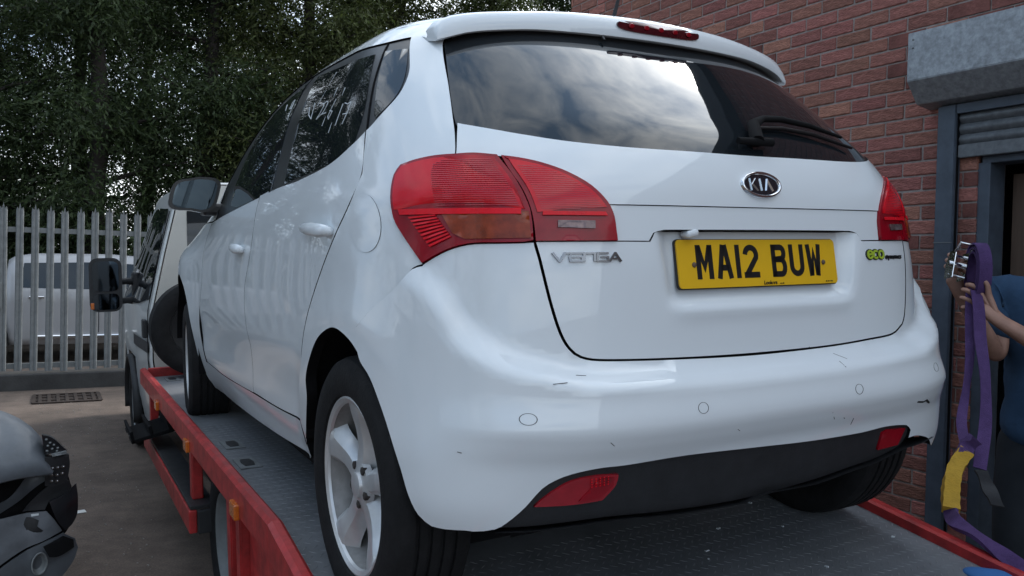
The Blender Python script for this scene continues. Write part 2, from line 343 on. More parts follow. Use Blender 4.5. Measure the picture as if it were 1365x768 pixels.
O={'tg_l':[(0.1816,0.6615),(0.2937,0.6704),(0.3179,0.6788),(0.332,0.697),(0.343,0.7287),(0.3549,0.7911),(0.3687,0.884),(0.3752,0.9196)],'tg_r':[(0.0396,0.656),(-0.1258,0.6569),(-0.2328,0.6644),(-0.2937,0.671),(-0.3259,0.6933),(-0.3351,0.7168),(-0.3491,0.8266)],'lin':[(0.4218,1.1011),(0.3971,1.0953),(0.3706,1.0858),(0.3422,1.0704),(0.3205,1.0538),(0.303,1.0364),(0.2877,1.0136),(0.2788,0.9942),(0.2734,0.9712),(0.2715,0.9466),(0.2697,0.9211)],'lin_edge':[(0.3738,0.9203),(0.3754,0.946),(0.3786,0.9772),(0.384,1.0039),(0.3931,1.033),(0.4099,1.0711)],'lout':[(0.5811,1.0171),(0.5847,1.067),(0.5765,1.0895),(0.5512,1.099),(0.5177,1.1058),(0.4865,1.1071),(0.4599,1.108),(0.4271,1.1025),(0.422,1.0917),(0.4048,1.0586),(0.3933,1.0293),(0.3878,1.0118),(0.3817,0.9874),(0.3782,0.9538),(0.377,0.9219),(0.3878,0.9185),(0.4196,0.9173),(0.446,0.9165),(0.465,0.9114),(0.4823,0.9023),(0.5003,0.888),(0.5161,0.8728),(0.5312,0.8997),(0.5497,0.9317),(0.569,0.9683),(0.5782,0.9945)],'ridge':[(0.4891,1.1279),(0.5006,1.1813),(0.5386,1.2954),(0.5979,1.4228)],'glow':[(0.4367,1.1664),(0.3927,1.1529),(0.3291,1.1379),(0.2391,1.1285),(0.1017,1.1261)],'glow_l':[(0.4973,1.1857)],'gside':[(0.5068,1.2122),(0.5356,1.2951),(0.5689,1.3751),(0.5955,1.425)],'recess':[(0.2156,0.9194),(0.2106,0.9373),(0.2015,0.9431),(0.1789,0.9444),(0.0282,0.9455),(-0.1839,0.9422),(-0.2018,0.9214),(-0.1876,0.8171),(-0.1672,0.7731),(-0.1287,0.7651),(0.0681,0.7646),(0.1608,0.7697),(0.1865,0.7813),(0.1976,0.7968)],'bq':[(0.5176,0.8686),(0.5313,0.8607),(0.5544,0.8181),(0.6074,0.763),(0.6401,0.7188)],'arch':[(0.9815,0.2858),(0.8822,0.4851),(0.8749,0.5516),(0.8401,0.6144),(0.797,0.666),(0.7436,0.6988),(0.7058,0.7048),(0.6613,0.6856),(0.6292,0.6526),(0.5966,0.61),(0.5633,0.5365),(0.5348,0.4538),(0.5173,0.3896),(0.5032,0.3567),(0.4864,0.3411),(0.4708,0.3411),(0.4499,0.3454)],'blow_l':[(0.4422,0.3447),(0.4209,0.35),(0.4083,0.3619),(0.3887,0.3905),(0.3715,0.425),(0.3576,0.4412),(0.3398,0.4519),(0.3092,0.4588),(0.2749,0.4587),(0.1814,0.4602)],'blow_r':[(0.0327,0.4486),(-0.0787,0.4429),(-0.1941,0.4411),(-0.2544,0.4449),(-0.3038,0.4359),(-0.3185,0.4193),(-0.3199,0.3969)],'val_l':[(0.4151,0.3495),(0.3087,0.3485),(0.1809,0.3298)],'val_r':[(0.0358,0.3206),(-0.1156,0.3314),(-0.2108,0.3487),(-0.2615,0.3581),(-0.3089,0.3784)],'fog_l':[(0.3819,0.3904),(0.3623,0.4183),(0.3393,0.4394),(0.3113,0.4453),(0.2823,0.4425),(0.2856,0.4181),(0.3028,0.3897),(0.3379,0.3884)],'fog_r':[(-0.3063,0.4292),(-0.262,0.4351),(-0.2515,0.4298),(-0.254,0.3843),(-0.3006,0.386)],'dlo':[(0.7021,1.4518),(0.6477,1.3503),(0.6393,1.3027),(0.6478,1.2664),(0.6903,1.2072),(0.7054,1.1926),(0.7366,1.1673),(0.8018,1.1322),(0.8796,1.1131),(1.0528,1.0944),(1.2538,1.0861),(1.5109,1.0647),(1.9167,1.0324),(2.3366,0.9997)],'dlotop':[(0.7982,1.4499),(1.001,1.464),(1.4131,1.4756)],'qg':[(0.7638,1.4234),(0.6861,1.4165),(0.6626,1.3674),(0.6476,1.3146),(0.6526,1.2706),(0.6889,1.223),(0.6978,1.2344)],'rdp':[(1.3293,1.4548),(1.0271,1.4329),(0.8024,1.4213),(0.7451,1.2692),(0.7406,1.1648),(0.8024,1.1357),(0.8819,1.1168),(1.229,1.0928)],'fdp':[(1.4536,1.4478),(1.5717,1.4322),(1.8423,1.3918),(1.9712,1.3322),(2.0619,1.2258),(2.0976,1.1249),(2.0622,1.0517),(1.8809,1.0411),(1.3793,1.0758)],'rdgap':[(0.7057,1.1921),(0.7015,1.1799),(0.6755,1.0812),(0.6941,1.0083),(0.7368,0.9351),(0.8113,0.8167),(0.8657,0.7246),(0.8971,0.6531),(0.916,0.5689),(0.9731,0.4011)],'fdgap':[(1.5183,1.0642),(1.546,0.8896),(1.6186,0.7564),(1.6213,0.6605),(1.577,0.548),(1.6206,0.3712)],'ffgap':[(2.4406,0.9899),(2.5291,0.8767),(2.5467,0.7108),(2.6352,0.5654),(2.6624,0.408),(2.609,0.3207)],'doorbot':[(0.9731,0.4011),(1.2649,0.3826),(1.6433,0.3674),(2.2082,0.3422)],'sillb':[(0.9958,0.2831),(1.4774,0.2559),(2.1618,0.2185),(2.7442,0.1944)],'flap':[(0.6863,0.9565),(0.672,0.9208),(0.6455,0.8896),(0.6257,0.8937),(0.6103,0.9298),(0.6012,0.9806),(0.612,1.0205),(0.6262,1.0257),(0.6498,1.0121),(0.6749,0.9831)],'crease':[(0.28,0.9988),(0.1767,0.9989),(0.0307,0.9979),(-0.1394,0.997),(-0.2909,0.9983)],'sens':[(0.3859,0.5625),(0.1677,0.5628),(-0.1535,0.5581)],'kia':[(-0.0135,1.055)],'venga':[(0.3533,0.8963),(0.2655,0.8956),(0.2657,0.8766),(0.3533,0.8777)],'eco':[(-0.2297,0.8995),(-0.3365,0.8867),(-0.3328,0.8684),(-0.2268,0.8734)],'hr':[(0.9285,0.9374),(0.8372,0.9589),(0.7631,0.9559),(0.7744,0.9351),(0.868,0.9232)],'hf':[(1.9006,0.8764),(1.7387,0.898),(1.6223,0.8992),(1.6521,0.8722),(1.8227,0.858)],'wr':[[(1.0581,1.4194),(1.1076,1.3233)],[(1.2174,1.3215),(1.2051,1.3322),(1.177,1.3038),(1.1308,1.2857),(1.1557,1.3377)],[(1.0777,1.3176),(1.0614,1.3227),(1.0359,1.3206),(1.0294,1.3109),(1.0431,1.2923),(1.0635,1.2762),(1.0231,1.2862)],[(1.0311,1.3199),(1.013,1.3231),(0.9956,1.3194),(0.996,1.309),(1.0067,1.2939),(1.0185,1.2856),(0.9812,1.2848)],[(0.9594,1.3543),(0.978,1.2462)],[(0.9317,1.3164),(0.9528,1.2706),(0.9402,1.2597),(0.9287,1.2808),(0.9511,1.2858)],[(0.8936,1.3418),(0.9081,1.2167)],[(0.8653,1.2908),(0.8733,1.2321)],[(0.8531,1.2914),(0.8337,1.2852),(0.8191,1.2881),(0.8195,1.2626),(0.8314,1.2298)],[(0.8435,1.2585),(0.8188,1.2571)]],'wf':[[(1.4984,1.3989),(1.5226,1.3938),(1.516,1.3692),(1.4915,1.3686),(1.4984,1.3989),(1.4727,1.3252)],[(1.6117,1.3979),(1.5844,1.3727)]],'crack':[(-0.3065,0.4996),(-0.3238,0.494),(-0.3321,0.4959),(-0.3485,0.4837)],'chips':[(0.4051,0.6617),(0.4034,0.7808),(0.2549,1.0457),(-0.0799,0.6246),(-0.0886,0.4789),(0.3726,0.6496)],'lo_top':[(0.5715,0.9847),(0.4933,0.9827),(0.4337,0.9835),(0.383,0.9827)],'lo_amb':[(0.4932,0.9803),(0.383,0.9811),(0.3797,0.9258),(0.4585,0.9232),(0.4746,0.9349)],'lo_rib':[(0.5415,0.9707),(0.5005,0.9748),(0.4753,0.9254),(0.5026,0.9031)],'li_top':[(0.3765,0.9788),(0.2788,0.9785)],'li_rev':[(0.3478,0.9626),(0.3006,0.9623),(0.3007,0.9456),(0.3478,0.9477)]}
# ---------------------------------------------------------------- panels cut from the car's body surface
def dens_poly(pts, step=0.012, k=1.3, sharp=38):
    """smooth closed outline through pts (s, z), keeping corners"""
    p = np.array(pts, float) * [k, 1]; n = len(p); corner = []
    for i in range(n):
        a = p[i] - p[i - 1]; b = p[(i + 1) % n] - p[i]
        c = np.dot(a, b) / (np.linalg.norm(a) * np.linalg.norm(b) + 1e-12)
        corner.append(np.degrees(np.arccos(np.clip(c, -1, 1))) > sharp)
    outp = []
    for i in range(n):
        p1, p2 = p[i], p[(i + 1) % n]
        m1 = (p2 - p[i - 1]) / 2 if not corner[i] else (p2 - p1)
        m2 = (p[(i + 2) % n] - p1) / 2 if not corner[(i + 1) % n] else (p2 - p1)
        l = np.linalg.norm(p2 - p1)
        def cl(m_):
            q = np.linalg.norm(m_); return m_ * min(1, l * 1.2 / (q + 1e-9))
        m1, m2 = cl(m1), cl(m2)
        c = max(1, int(round(l / step)))
        for j in range(c):
            t = j / c; t2 = t * t; t3 = t2 * t
            outp.append((2 * t3 - 3 * t2 + 1) * p1 + (t3 - 2 * t2 + t) * m1 + (-2 * t3 + 3 * t2) * p2 + (t3 - t2) * m2)
    return np.array(outp) / [k, 1]
def area2(p):
    x, y = p[:, 0], p[:, 1]; return np.sum(x * np.roll(y, -1) - np.roll(x, -1) * y) / 2
def shrink(p, g, k=1.3):
    q = p * [k, 1]
    t = np.roll(q, -1, 0) - np.roll(q, 1, 0); t /= np.linalg.norm(t, axis=1, keepdims=True) + 1e-12
    nn = np.c_[-t[:, 1], t[:, 0]] * np.sign(area2(q))
    return (q + nn * g) / [k, 1]
def inside(pt, poly):
    x, y = pt[:, 0], pt[:, 1]; r = np.zeros(len(pt), bool); n = len(poly)
    for i in range(n):
        x1, y1 = poly[i]; x2, y2 = poly[i - 1]
        if y1 == y2: continue
        c = ((y1 > y) != (y2 > y)) & (x < (x2 - x1) * (y - y1) / (y2 - y1) + x1); r ^= c
    return r
def dist_poly(pt, poly):
    d = np.full(len(pt), 9.0)
    for i in range(len(poly)):
        a = poly[i - 1]; b = poly[i]; ab = b - a; t = np.clip(((pt - a) @ ab) / (ab @ ab + 1e-12), 0, 1)
        d = np.minimum(d, np.linalg.norm(pt - a - t[:, None] * ab, axis=1))
    return d
def fill(poly, dens, k=1.3, holes=()):
    q = poly * [k, 1]; hs = [h * [k, 1] for h in holes]
    lo, hi = q.min(0), q.max(0)
    xs = np.arange(lo[0], hi[0], dens); ys = np.arange(lo[1], hi[1], dens * 0.866)
    X, Y = np.meshgrid(xs, ys); X[1::2] += dens / 2
    g = np.c_[X.ravel(), Y.ravel()]; g = g[inside(g, q)]
    if len(g): g = g[dist_poly(g, q) > dens * 0.55]
    for h in hs:
        if len(g): g = g[~inside(g, h)]
        if len(g): g = g[dist_poly(g, h) > dens * 0.55]
    allp = np.vstack([q] + hs + [g]) if len(g) else np.vstack([q] + hs)
    ed = []; o = 0
    for lp in [q] + hs:
        n = len(lp); ed += [(o + i, o + (i + 1) % n) for i in range(n)]; o += n
    r = delaunay_2d_cdt([Vector((float(a), float(b))) for a, b in allp], ed, [], 0, 1e-7)
    v = np.array([(a.x, a.y) for a in r[0]]); f = np.array([t for t in r[2] if len(t) == 3])
    cen = v[f].mean(1); keep = inside(cen, q)
    for h in hs: keep &= ~inside(cen, h)
    return v / [k, 1], f[keep]
def panel(name, pts, m, parent, off=0.0, gap=0.0015, skirt=0.014, dens=0.022, shelf=1.0, extra=None, holes=(), smooth_out=True, mirror=False, label=None, step=0.012, func=None, k=1.3, sharp=38):
    poly = dens_poly(pts, step, k, sharp) if smooth_out else np.array(pts, float)
    if gap: poly = shrink(poly, gap, k)
    hs = [dens_poly(h, step, k) for h in holes]
    v, f = fill(poly, dens, k, hs)
    s, z = v[:, 0], v[:, 1]
    if func: P3, n3 = func(s, z)
    else:
        n3 = normal(s, z); e = extra(s, z) if extra else 0.0
        P3 = S(s, z) + n3 * (disp(s, z, shelf) + off + e)[:, None]
    if mirror: P3 = P3 * [-1, 1, 1]; n3 = n3 * [-1, 1, 1]
    tri = P3[f]; fn = np.cross(tri[:, 1] - tri[:, 0], tri[:, 2] - tri[:, 0])
    flip = np.einsum('ij,ij->i', fn, n3[f].mean(1)) < 0
    f = f.copy(); f[flip] = f[flip][:, ::-1]
    # skirt: boundary edges folded inwards so that joints have depth
    ec = {}
    for t in f:
        for a, b in ((t[0], t[1]), (t[1], t[2]), (t[2], t[0])): ec[(a, b)] = ec.get((a, b), 0) + 1
    bd = [e for e in ec if (e[1], e[0]) not in ec]
    verts = [tuple(p) for p in P3]; faces = [tuple(t) for t in f]; nsm = len(faces)
    if skirt:
        top, bot = {}, {}
        for a, b in bd:
            for i in (a, b):
                if i not in top:
                    top[i] = len(verts); verts.append(tuple(P3[i])); bot[i] = len(verts); verts.append(tuple(P3[i] - n3[i] * skirt))
            faces.append((top[b], top[a], bot[a], bot[b]))
    o = pyobj(name, verts, faces, m, parent, True, label)
    if m is M['paint'] and skirt:
        o.data.materials.append(M['dark'])  # folded edges coloured dark in place of shade in the joints
        for p in o.data.polygons[nsm:]: p.material_index = 1
    return o
def mir(pts): return [(-a, b) for a, b in pts]
PLATE_Y, PLATE_Z = 0.147, 0.868
# ================================================================ THE WHITE CAR
MC = Matrix(((0.99923, -0.00002, -0.03911, 0), (-0.00096, 0.99969, -0.02499, 0), (0.0391, 0.02501, 0.99892, 0.70), (0, 0, 0, 1)))
car = empty('hatchback_car', 'white five-door hatchback with yellow MA12 BUW number plate standing on the red truck bed', 'car', mw=MC)
def xpanel(*a, **k):
    """a panel on the left side and its mirror image on the right"""
    panel(*a, **k); kk = dict(k); kk['mirror'] = True
    return panel(*a, **kk)
PT = M['paint']
# inner shell so that joints look into darkness
arch_hole = [(0.02, 0.0)]
lshell = [(0.0, 0.30), (0.0, 1.12), (0.44, 1.12), (0.47, 1.10), (0.56, 1.08), (0.62, 1.15), (0.9, 1.06), (2.4, 0.96), (3.3, 0.8), (3.5, 0.30), (2.95, 0.30), (2.8, 0.6), (2.7, 0.25), (1.05, 0.30), (0.93, 0.56), (0.82, 0.66), (0.69, 0.75), (0.60, 0.68), (0.54, 0.5), (0.5, 0.38), (0.43, 0.33)]
xpanel('inner_body', lshell, M['dark'], car, off=-0.045, gap=0, skirt=0, dens=0.07, shelf=0.8, smooth_out=False)
prism('floor_pan', [(-0.7, 0.4), (0.7, 0.4), (0.78, 1.2), (0.78, 3.8), (-0.78, 3.8), (-0.78, 1.2)], 0.22, 0.27, M['dark'], car, axis=2)
def bump_d(s, z):      # crease along the lower bumper
    f_ = ss(0.50, 0.38, np.abs(s))
    return f_ * (0.012 * ss(0.605, 0.532, z) - 0.007 * ss(0.532, 0.512, z) - 0.018 * ss(0.52, 0.46, z))
# tailgate
lip = O['lin'][-1]; cr_l = O['crease'][0]; cr_r = O['crease'][-1]
cz = 0.998
linT = [q for q in O['lin'] if q[1] > cz + 0.004]
linB = [q for q in O['lin'] if q[1] < cz - 0.004]
glow = O['glow'] + [(0.02, 1.1345)]
top_l = [(0.0, 1.1345)] + O['glow'][:4][::-1] + [O['glow_l'][0]] + [O['ridge'][0]] + [(0.4868, 1.1072), (0.4599, 1.108)] + linT + [(0.2802, cz)]
top_l = [(0.0, cz)] + [] + top_l[0:0] + []
TL = O['glow'][::-1][:5]      # centre -> left corner
topL = [p for p in TL if p[0] > 0.03] + O['glow_l'] + [O['ridge'][0], (0.487, 1.1085), (0.460, 1.110)] + linT + [(0.2805, cz)]
gz = topL[0][1] - 0.001
panel('tailgate', [(0.0, gz)] + topL + [(0.1, cz)] + [(-0.1, cz)] + mir(topL)[::-1], PT, car, gap=0.001, dens=0.016, shelf=0.0, sharp=30)
# strip above the number plate
rc = O['recess']
zlip = 0.9205
strL = [(0.2805, cz)] + linB + [(0.2206, zlip), (0.2206, zlip), (0.213, 0.938), (0.195, 0.9445)]
strL = [p for i, p in enumerate(strL) if i == 0 or p != strL[i - 1]]
panel('handle_strip', strL + mir(strL)[::-1], PT, car, gap=0.0008, dens=0.014, shelf=0.0, off=-0.0025, skirt=0.03, sharp=30)
# lower tailgate with recess
def recess_d(s, z):
    x = np.abs(s)
    a = 1 - ss(0.168, 0.210, x - 0.12 * np.clip(z - 0.86, -.1, .06)); b = ss(0.766, 0.806, z)
    return -0.032 * a * b + 0.006 * np.exp(-((z - 0.765) / 0.02) ** 2) * a
tgl = O['tg_l']; tgr = [(a if a > 0 else a, b) for a, b in O['tg_r']]
lowL = [(0.2206, zlip), lip, (0.3735, zlip)] + tgl[::-1]
lowR = [p for p in tgr if p[0] < 0.1] + [(-0.355, zlip), (-0.2722, zlip), (-0.2206, zlip)]
panel('lower_tailgate_panel', [(0.195, 0.9465), (0.213, 0.940)] + lowL + lowR + [(-0.213, 0.940), (-0.195, 0.9465)], PT, car, gap=0.0022, dens=0.013, shelf=0.0, extra=recess_d, skirt=0.03, sharp=32)
# rear window
gl = [p for p in TL if p[0] > 0.03] + O['glow_l'] + O['gside'] + [(0.565, 1.455), (0.40, 1.475), (0.2, 1.48)]
panel('rear_window', [(0.0, gz)] + gl + [(0.0, 1.482)] + mir(gl)[::-1], M['glass'], car, off=-0.004, gap=-0.004, dens=0.03, shelf=0.0, sharp=30)
# bumper
blr = O['blow_r']; bll = O['blow_l']
bumpL = tgl + [(0.3873, 0.9185)] + O['lout'][16:22] + O['bq'] + O['arch'][8:] + bll
bumpR = mir(tgl + [(0.3873, 0.9185)] + O['lout'][16:22] + O['bq'] + O['arch'][8:] + [(0.4476, 0.334), (0.4179, 0.345), (0.385, 0.375), (0.345, 0.395)])
# right half of the upper and lower edge as traced
nR = len(tgl)
bumpR[:nR] = [p for p in O['tg_r'] if p[0] < 0.1][1:] + [(-0.355, zlip)]
low_r = [p for p in blr if p[0] < 0]
panel('rear_bumper', bumpL + [(0.0328, 0.4503)] + low_r + bumpR[::-1] + [(0.0348, 0.6545)], PT, car, gap=0.0028, extra=bump_d, dens=0.014, skirt=0.03, sharp=34)
val = bll[1:] + [(0.0328, 0.4503)] + low_r + O['val_r'][::-1] + O['val_l'][::-1]
panel('bumper_valance', [(a, b + (0.004 if i < len(bll) + len(low_r) else 0)) for i, (a, b) in enumerate(val)], M['black'], car, gap=0.0, off=-0.020, dens=0.02, skirt=0.05, sharp=40)
M['fog_red'] = mat('reflector_red', (0.36, 0.008, 0.018), 0.2, coat=0.3, var=0.25, scale=30)
fgo = panel('fog_reflector', O['fog_l'], M['fog_red'], car, off=-0.014, gap=0.0, dens=0.015, skirt=0.01)
fl4, fl5, fl6, fl7 = [np.array(O['fog_l'][i]) for i in (4, 5, 6, 7)]
panel('fog_lens', [tuple(np.array(O['fog_l'][3]) * [.985, 1] + [0, -.004]), tuple(fl4 + [.006, -.005]), tuple(fl5 + [.004, 0]), tuple(fl6 + [.003, .006]), tuple(fl7 * [.985, 1] + [0, .006])], M['lamp_dark'], fgo, off=-0.0125, gap=0.0, dens=0.015, skirt=0.002, sharp=25)
bm = bmesh.new()
for i in range(5):
    for j in range(4):
        q_ = P(np.array([0.318 - 0.0052 * i]), np.array([0.424 + 0.0055 * j + 0.0006 * i]), -0.0105)[0]; bm_box(bm, q_, (0.0028, 0.001, 0.0028))
bmobj('reflector_cells', bm, M['lamp'], fgo)['kind'] = 'stuff'
panel('fog_reflector', O['fog_r'], M['lamp_dark'], car, off=-0.014, gap=0.0, dens=0.015, skirt=0.01, label='right-hand fog reflector with shade in its darker red')  # darker lens colour puts the shade into this reflector
# underside lip below the valance
def under(name, sa, sb, z0, d):
    vv = []; ff = []; n = 30
    for i in range(n + 1):
        s = sa + (sb - sa) * i / n; zz = z0(s)
        p = P(np.array([s]), np.array([zz]))[0]
        vv += [tuple(p + np.array([0, 0.006, 0.0])), (p[0] * 0.97, p[1] + d * 0.5, p[2] - 0.03), (p[0] * 0.9, p[1] + d, p[2] - 0.015)]
        if i:
            a = 3 * (i - 1); b = 3 * i
            ff += [(a, b, b + 1, a + 1), (a + 1, b + 1, b + 2, a + 2)]
    return pyobj(name, vv, ff, M['black'], car, True)
vz = sorted([(a, b) for a, b in O['val_l'] + O['val_r'] + [(0.0, 0.335)]]); vzf = pch([a for a, b in vz], [b for a, b in vz])
under('under_tray', -0.40, 0.42, lambda s: float(vzf(s)), 0.30)
for s_, z_ in O['sens'] + [(-0.355, 0.572)]:
    ring = [(s_ + 0.0085 * math.cos(t), z_ + 0.0115 * math.sin(t)) for t in np.linspace(0, 2 * PI, 25)]
    bm = bmesh.new()
    ribbon(bm, lambda u, v, h: tuple(P(np.array([u]), np.array([v]), h + float(bump_d(np.array(u), np.array(v))))[0]), ring, 0.0008, 0.0004)
    bmobj('parking_sensor', bm, M['ink'], car)
# side frame: quarter panel, D pillar, cant rail and A pillar in one pressing
lo = O['lout']
frame = [(0.4868, 1.1085)] + O['ridge'] + [(0.605, 1.46), (0.63, 1.505), (1.0, 1.525), (1.6, 1.525), (1.9, 1.495), (2.12, 1.435), (2.32, 1.345), (2.5, 1.235), (2.66, 1.10), (2.72, 0.99), (2.45, 0.992), (2.36, 1.0)] + \
    [(2.43, 1.17), (2.27, 1.275), (2.10, 1.365), (1.91, 1.425), (1.67, 1.465)] + O['dlotop'][::-1] + O['dlo'][:6] + O['rdgap'][1:] + \
    [(0.958, 0.36), (0.962, 0.30)] + O['arch'][:9] + O['bq'][::-1] + lo[21:26] + lo[0:6]
panel('side_panel', frame, PT, car, gap=0.0022, dens=0.022, shelf=0.0, skirt=0.03, sharp=34)
panel('side_panel', frame, PT, car, gap=0.0015, dens=0.03, shelf=0.0, skirt=0.03, sharp=34, mirror=True)
# black window surround and panes
dl = O['dlo'] + [(2.36, 1.0), (2.43, 1.17), (2.27, 1.275), (2.10, 1.365), (1.91, 1.425), (1.67, 1.465)] + O['dlotop'][::-1]
xpanel('window_surround', dl, M['black_gloss'], car, off=-0.004, gap=0.001, dens=0.03, shelf=0.0, sharp=34)
xpanel('quarter_window', O['qg'], M['glass'], car, off=-0.0025, gap=0, dens=0.03, shelf=0.0, skirt=0.004)
rw_ = panel('rear_door_window', O['rdp'], M['glass'], car, off=-0.0025, gap=0, dens=0.03, shelf=0.0, skirt=0.004, label='rear door window with white pen date 22/6/17')
panel('rear_door_window', O['rdp'], M['glass'], car, off=-0.0025, gap=0, dens=0.03, shelf=0.0, skirt=0.004, mirror=True)
fw_ = panel('front_door_window', O['fdp'], M['glass'], car, off=-0.0025, gap=0, dens=0.03, shelf=0.0, skirt=0.004)
panel('front_door_window', O['fdp'], M['glass'], car, off=-0.0025, gap=0, dens=0.03, shelf=0.0, skirt=0.004, mirror=True)
def onbody(off):
    return lambda u, v, h: tuple(P(np.array([u]), np.array([v]), off + h, 0.0)[0])
for strokes, par in ((O['wr'], rw_), (O['wf'], fw_)):
    bm = bmesh.new()
    for st in strokes: ribbon(bm, onbody(-0.0025), st, 0.0024, 0.0012)
    bmobj('pen_writing', bm, M['chalk'], par)
# door seams: B pillar split and quarter split
for seam in ([(0.7054, 1.1926), (0.745, 1.33), (0.775, 1.448)], [(1.40, 1.078), (1.43, 1.25), (1.44, 1.474)]):
    bm = bmesh.new(); ribbon(bm, onbody(-0.004), [(float(np.interp(t, [0, .5, 1], [q[0] for q in seam])), float(np.interp(t, [0, .5, 1], [q[1] for q in seam]))) for t in np.linspace(0, 1, 15)], 0.004, 0.0022)
    bmobj('pillar_seam', bm, M['dark'], car)
# doors, fender, sill
belt = O['dlo'][5:]
fdg = O['fdgap']
rdoor = [p for p in belt if p[0] < 1.40] + [(1.40, 1.075)] + fdg + [p for p in O['doorbot'] if p[0] < 1.6][::-1] + O['rdgap'][1:-1][::-1]
def door_d(s, z):      # light swage line low on the doors
    return -0.010 * ss(0.62, 0.50, z) * ss(0.36, 0.48, z)
xpanel('rear_door', rdoor, PT, car, gap=0.0024, dens=0.025, shelf=0.0, extra=door_d, sharp=40)
ffg = O['ffgap']
fdoor = [(1.40, 1.075)] + [p for p in belt if p[0] > 1.41] + [(2.3366, 0.9985)] + ffg[:-1] + [(2.62, 0.345), (2.2082, 0.3422)] + [(1.6433, 0.3674)] + fdg[::-1]
fdoor = [p for i, p in enumerate(fdoor) if i == 0 or abs(p[0] - fdoor[i - 1][0]) + abs(p[1] - fdoor[i - 1][1]) > 0.004]
xpanel('front_door', fdoor, PT, car, gap=0.0024, dens=0.025, shelf=0.0, extra=door_d, sharp=40)
sill = O['doorbot'] + [(2.62, 0.345), (2.72, 0.34), (2.77, 0.20), (2.16, 0.2185), (1.4774, 0.2559), (0.9596, 0.2987)]
xpanel('sill', sill, PT, car, gap=0.0018, dens=0.03, shelf=0.0, skirt=0.05, sharp=40)
fen = ffg[:5] + [(2.66, 0.34), (2.77, 0.22), (2.85, 0.30), (2.86, 0.44), (2.915, 0.57), (3.0, 0.665), (3.12, 0.72), (3.22, 0.725), (3.36, 0.68), (3.46, 0.58), (3.52, 0.42), (3.54, 0.25), (3.72, 0.22), (3.8, 0.6), (3.6, 0.86), (3.2, 0.945), (2.75, 0.985)]
xpanel('front_wing', fen, PT, car, gap=0.0018, dens=0.03, shelf=0.0, skirt=0.03, sharp=40)
# roof and bonnet as sheets over (x, y)
def top_z(x, y, zlo=0.95):
    lo_ = np.full(x.shape, zlo); hi = np.full(x.shape, 1.5999)
    for _ in range(40):
        md = (lo_ + hi) / 2; ins = halfw(y, md) > np.abs(x); ins &= (y > Y0(md) - 1e-6) & (y < Y1(md))
        lo_ = np.where(ins, md, lo_); hi = np.where(ins, hi, md)
    return lo_
def sheet(name, ys, wf, m, off, zlo, n=25):
    vv = []; ff = []; k = 0
    for j, y in enumerate(ys):
        wv = wf(y); x = np.linspace(-wv, wv, n); zz = top_z(x, np.full(n, y), zlo)
        vv += [(a, y, b + off) for a, b in zip(x, zz)]
        if j:
            for i in range(n - 1): ff.append(((j - 1) * n + i, (j - 1) * n + i + 1, j * n + i + 1, j * n + i))
    return pyobj(name, vv, ff, m, car, True)
def roofw(y):
    return float(halfw(y, 1.505)) * 0.999
sheet('roof', np.linspace(0.66, 2.45, 40), roofw, PT, 0.0, 1.3)
sheet('windscreen', np.linspace(2.40, 3.28, 24), lambda y: float(halfw(y, max(1.02, 1.52 - (y - 2.4) * 0.6))) * 0.97, M['glass'], -0.006, 0.9)
sheet('bonnet', np.linspace(3.26, 4.0, 20), lambda y: float(halfw(y, 0.88)) * 0.985, PT, 0.0, 0.6)
xpanel('front_bumper', [(3.74, 0.22), (3.82, 0.6), (3.95, 0.78), (4.02, 0.78), (4.03, 0.22)], PT, car, gap=0.001, dens=0.05, shelf=0.0, sharp=30)
# spoiler
def ysp(x): return 0.535 + 0.108 * (abs(x) / 0.6) ** 2.2
zlow = pch([0, 0.35, 0.47, 0.54, 0.60, 0.65], [1.46, 1.458, 1.450, 1.441, 1.424, 1.41]); ztop = pch([0, 0.25, 0.40, 0.53, 0.60, 0.65], [1.531, 1.525, 1.514, 1.502, 1.486, 1.462])
def spoiler():
    vv = []; ff = []; xs = np.r_[-0.618, -0.612, np.linspace(-0.60, 0.60, 49), 0.612, 0.618]; n = len(xs); m_ = 0
    for i, x in enumerate(xs):
        a = abs(x); y = ysp(x); zl = float(zlow(a)); zt = float(ztop(a)); h = zt - zl
        e = max(0.0, (a - 0.585) / 0.033); sh = 1 - 0.35 * min(1, e) ** 2
        rows = [(y + 0.16, zl + 0.045), (y + 0.06, zl + 0.012), (y + 0.006, zl + 0.001), (y, zl + 0.004), (y - 0.001, zl + 0.25 * h), (y + 0.002, zl + h * 0.55 * sh), (y + 0.012, zl + h * 0.82 * sh), (y + 0.032, zl + h * 0.96 * sh), (y + 0.07, zl + h * (1.06 if a < .55 else 1.0) * sh)]
        tap = 1 - 0.9 * min(1, a / 0.618) ** 3
        for yy in (0.10, 0.17, 0.24):
            yq = y + 0.05 + yy * tap; t = np.array([min(a, 0.612)]); zr = float(top_z(t, np.array([yq]), 1.2)[0])
            rows.append((yq, zr + 0.002 if yy > 0.12 else max(zr + 0.003, 0.5 * (zr + rows[-1][1]))))
        m_ = len(rows)
        vv += [(x, b, c) for b, c in rows]
        if i:
            for j in range(m_ - 1): ff.append(((i - 1) * m_ + j, i * m_ + j, i * m_ + j + 1, (i - 1) * m_ + j + 1))
    ff.append(tuple(range(m_))); ff.append(tuple(range((n - 1) * m_, n * m_))[::-1])
    me = pyobj('roof_spoiler', vv, ff, PT, car, True)
    me.data.set_sharp_from_angle(angle=R(50))
    return me
sp = spoiler()
def spf(u, v, h):
    zz = v; return (u, ysp(u) - h + 0.0 + 0.0, zz)
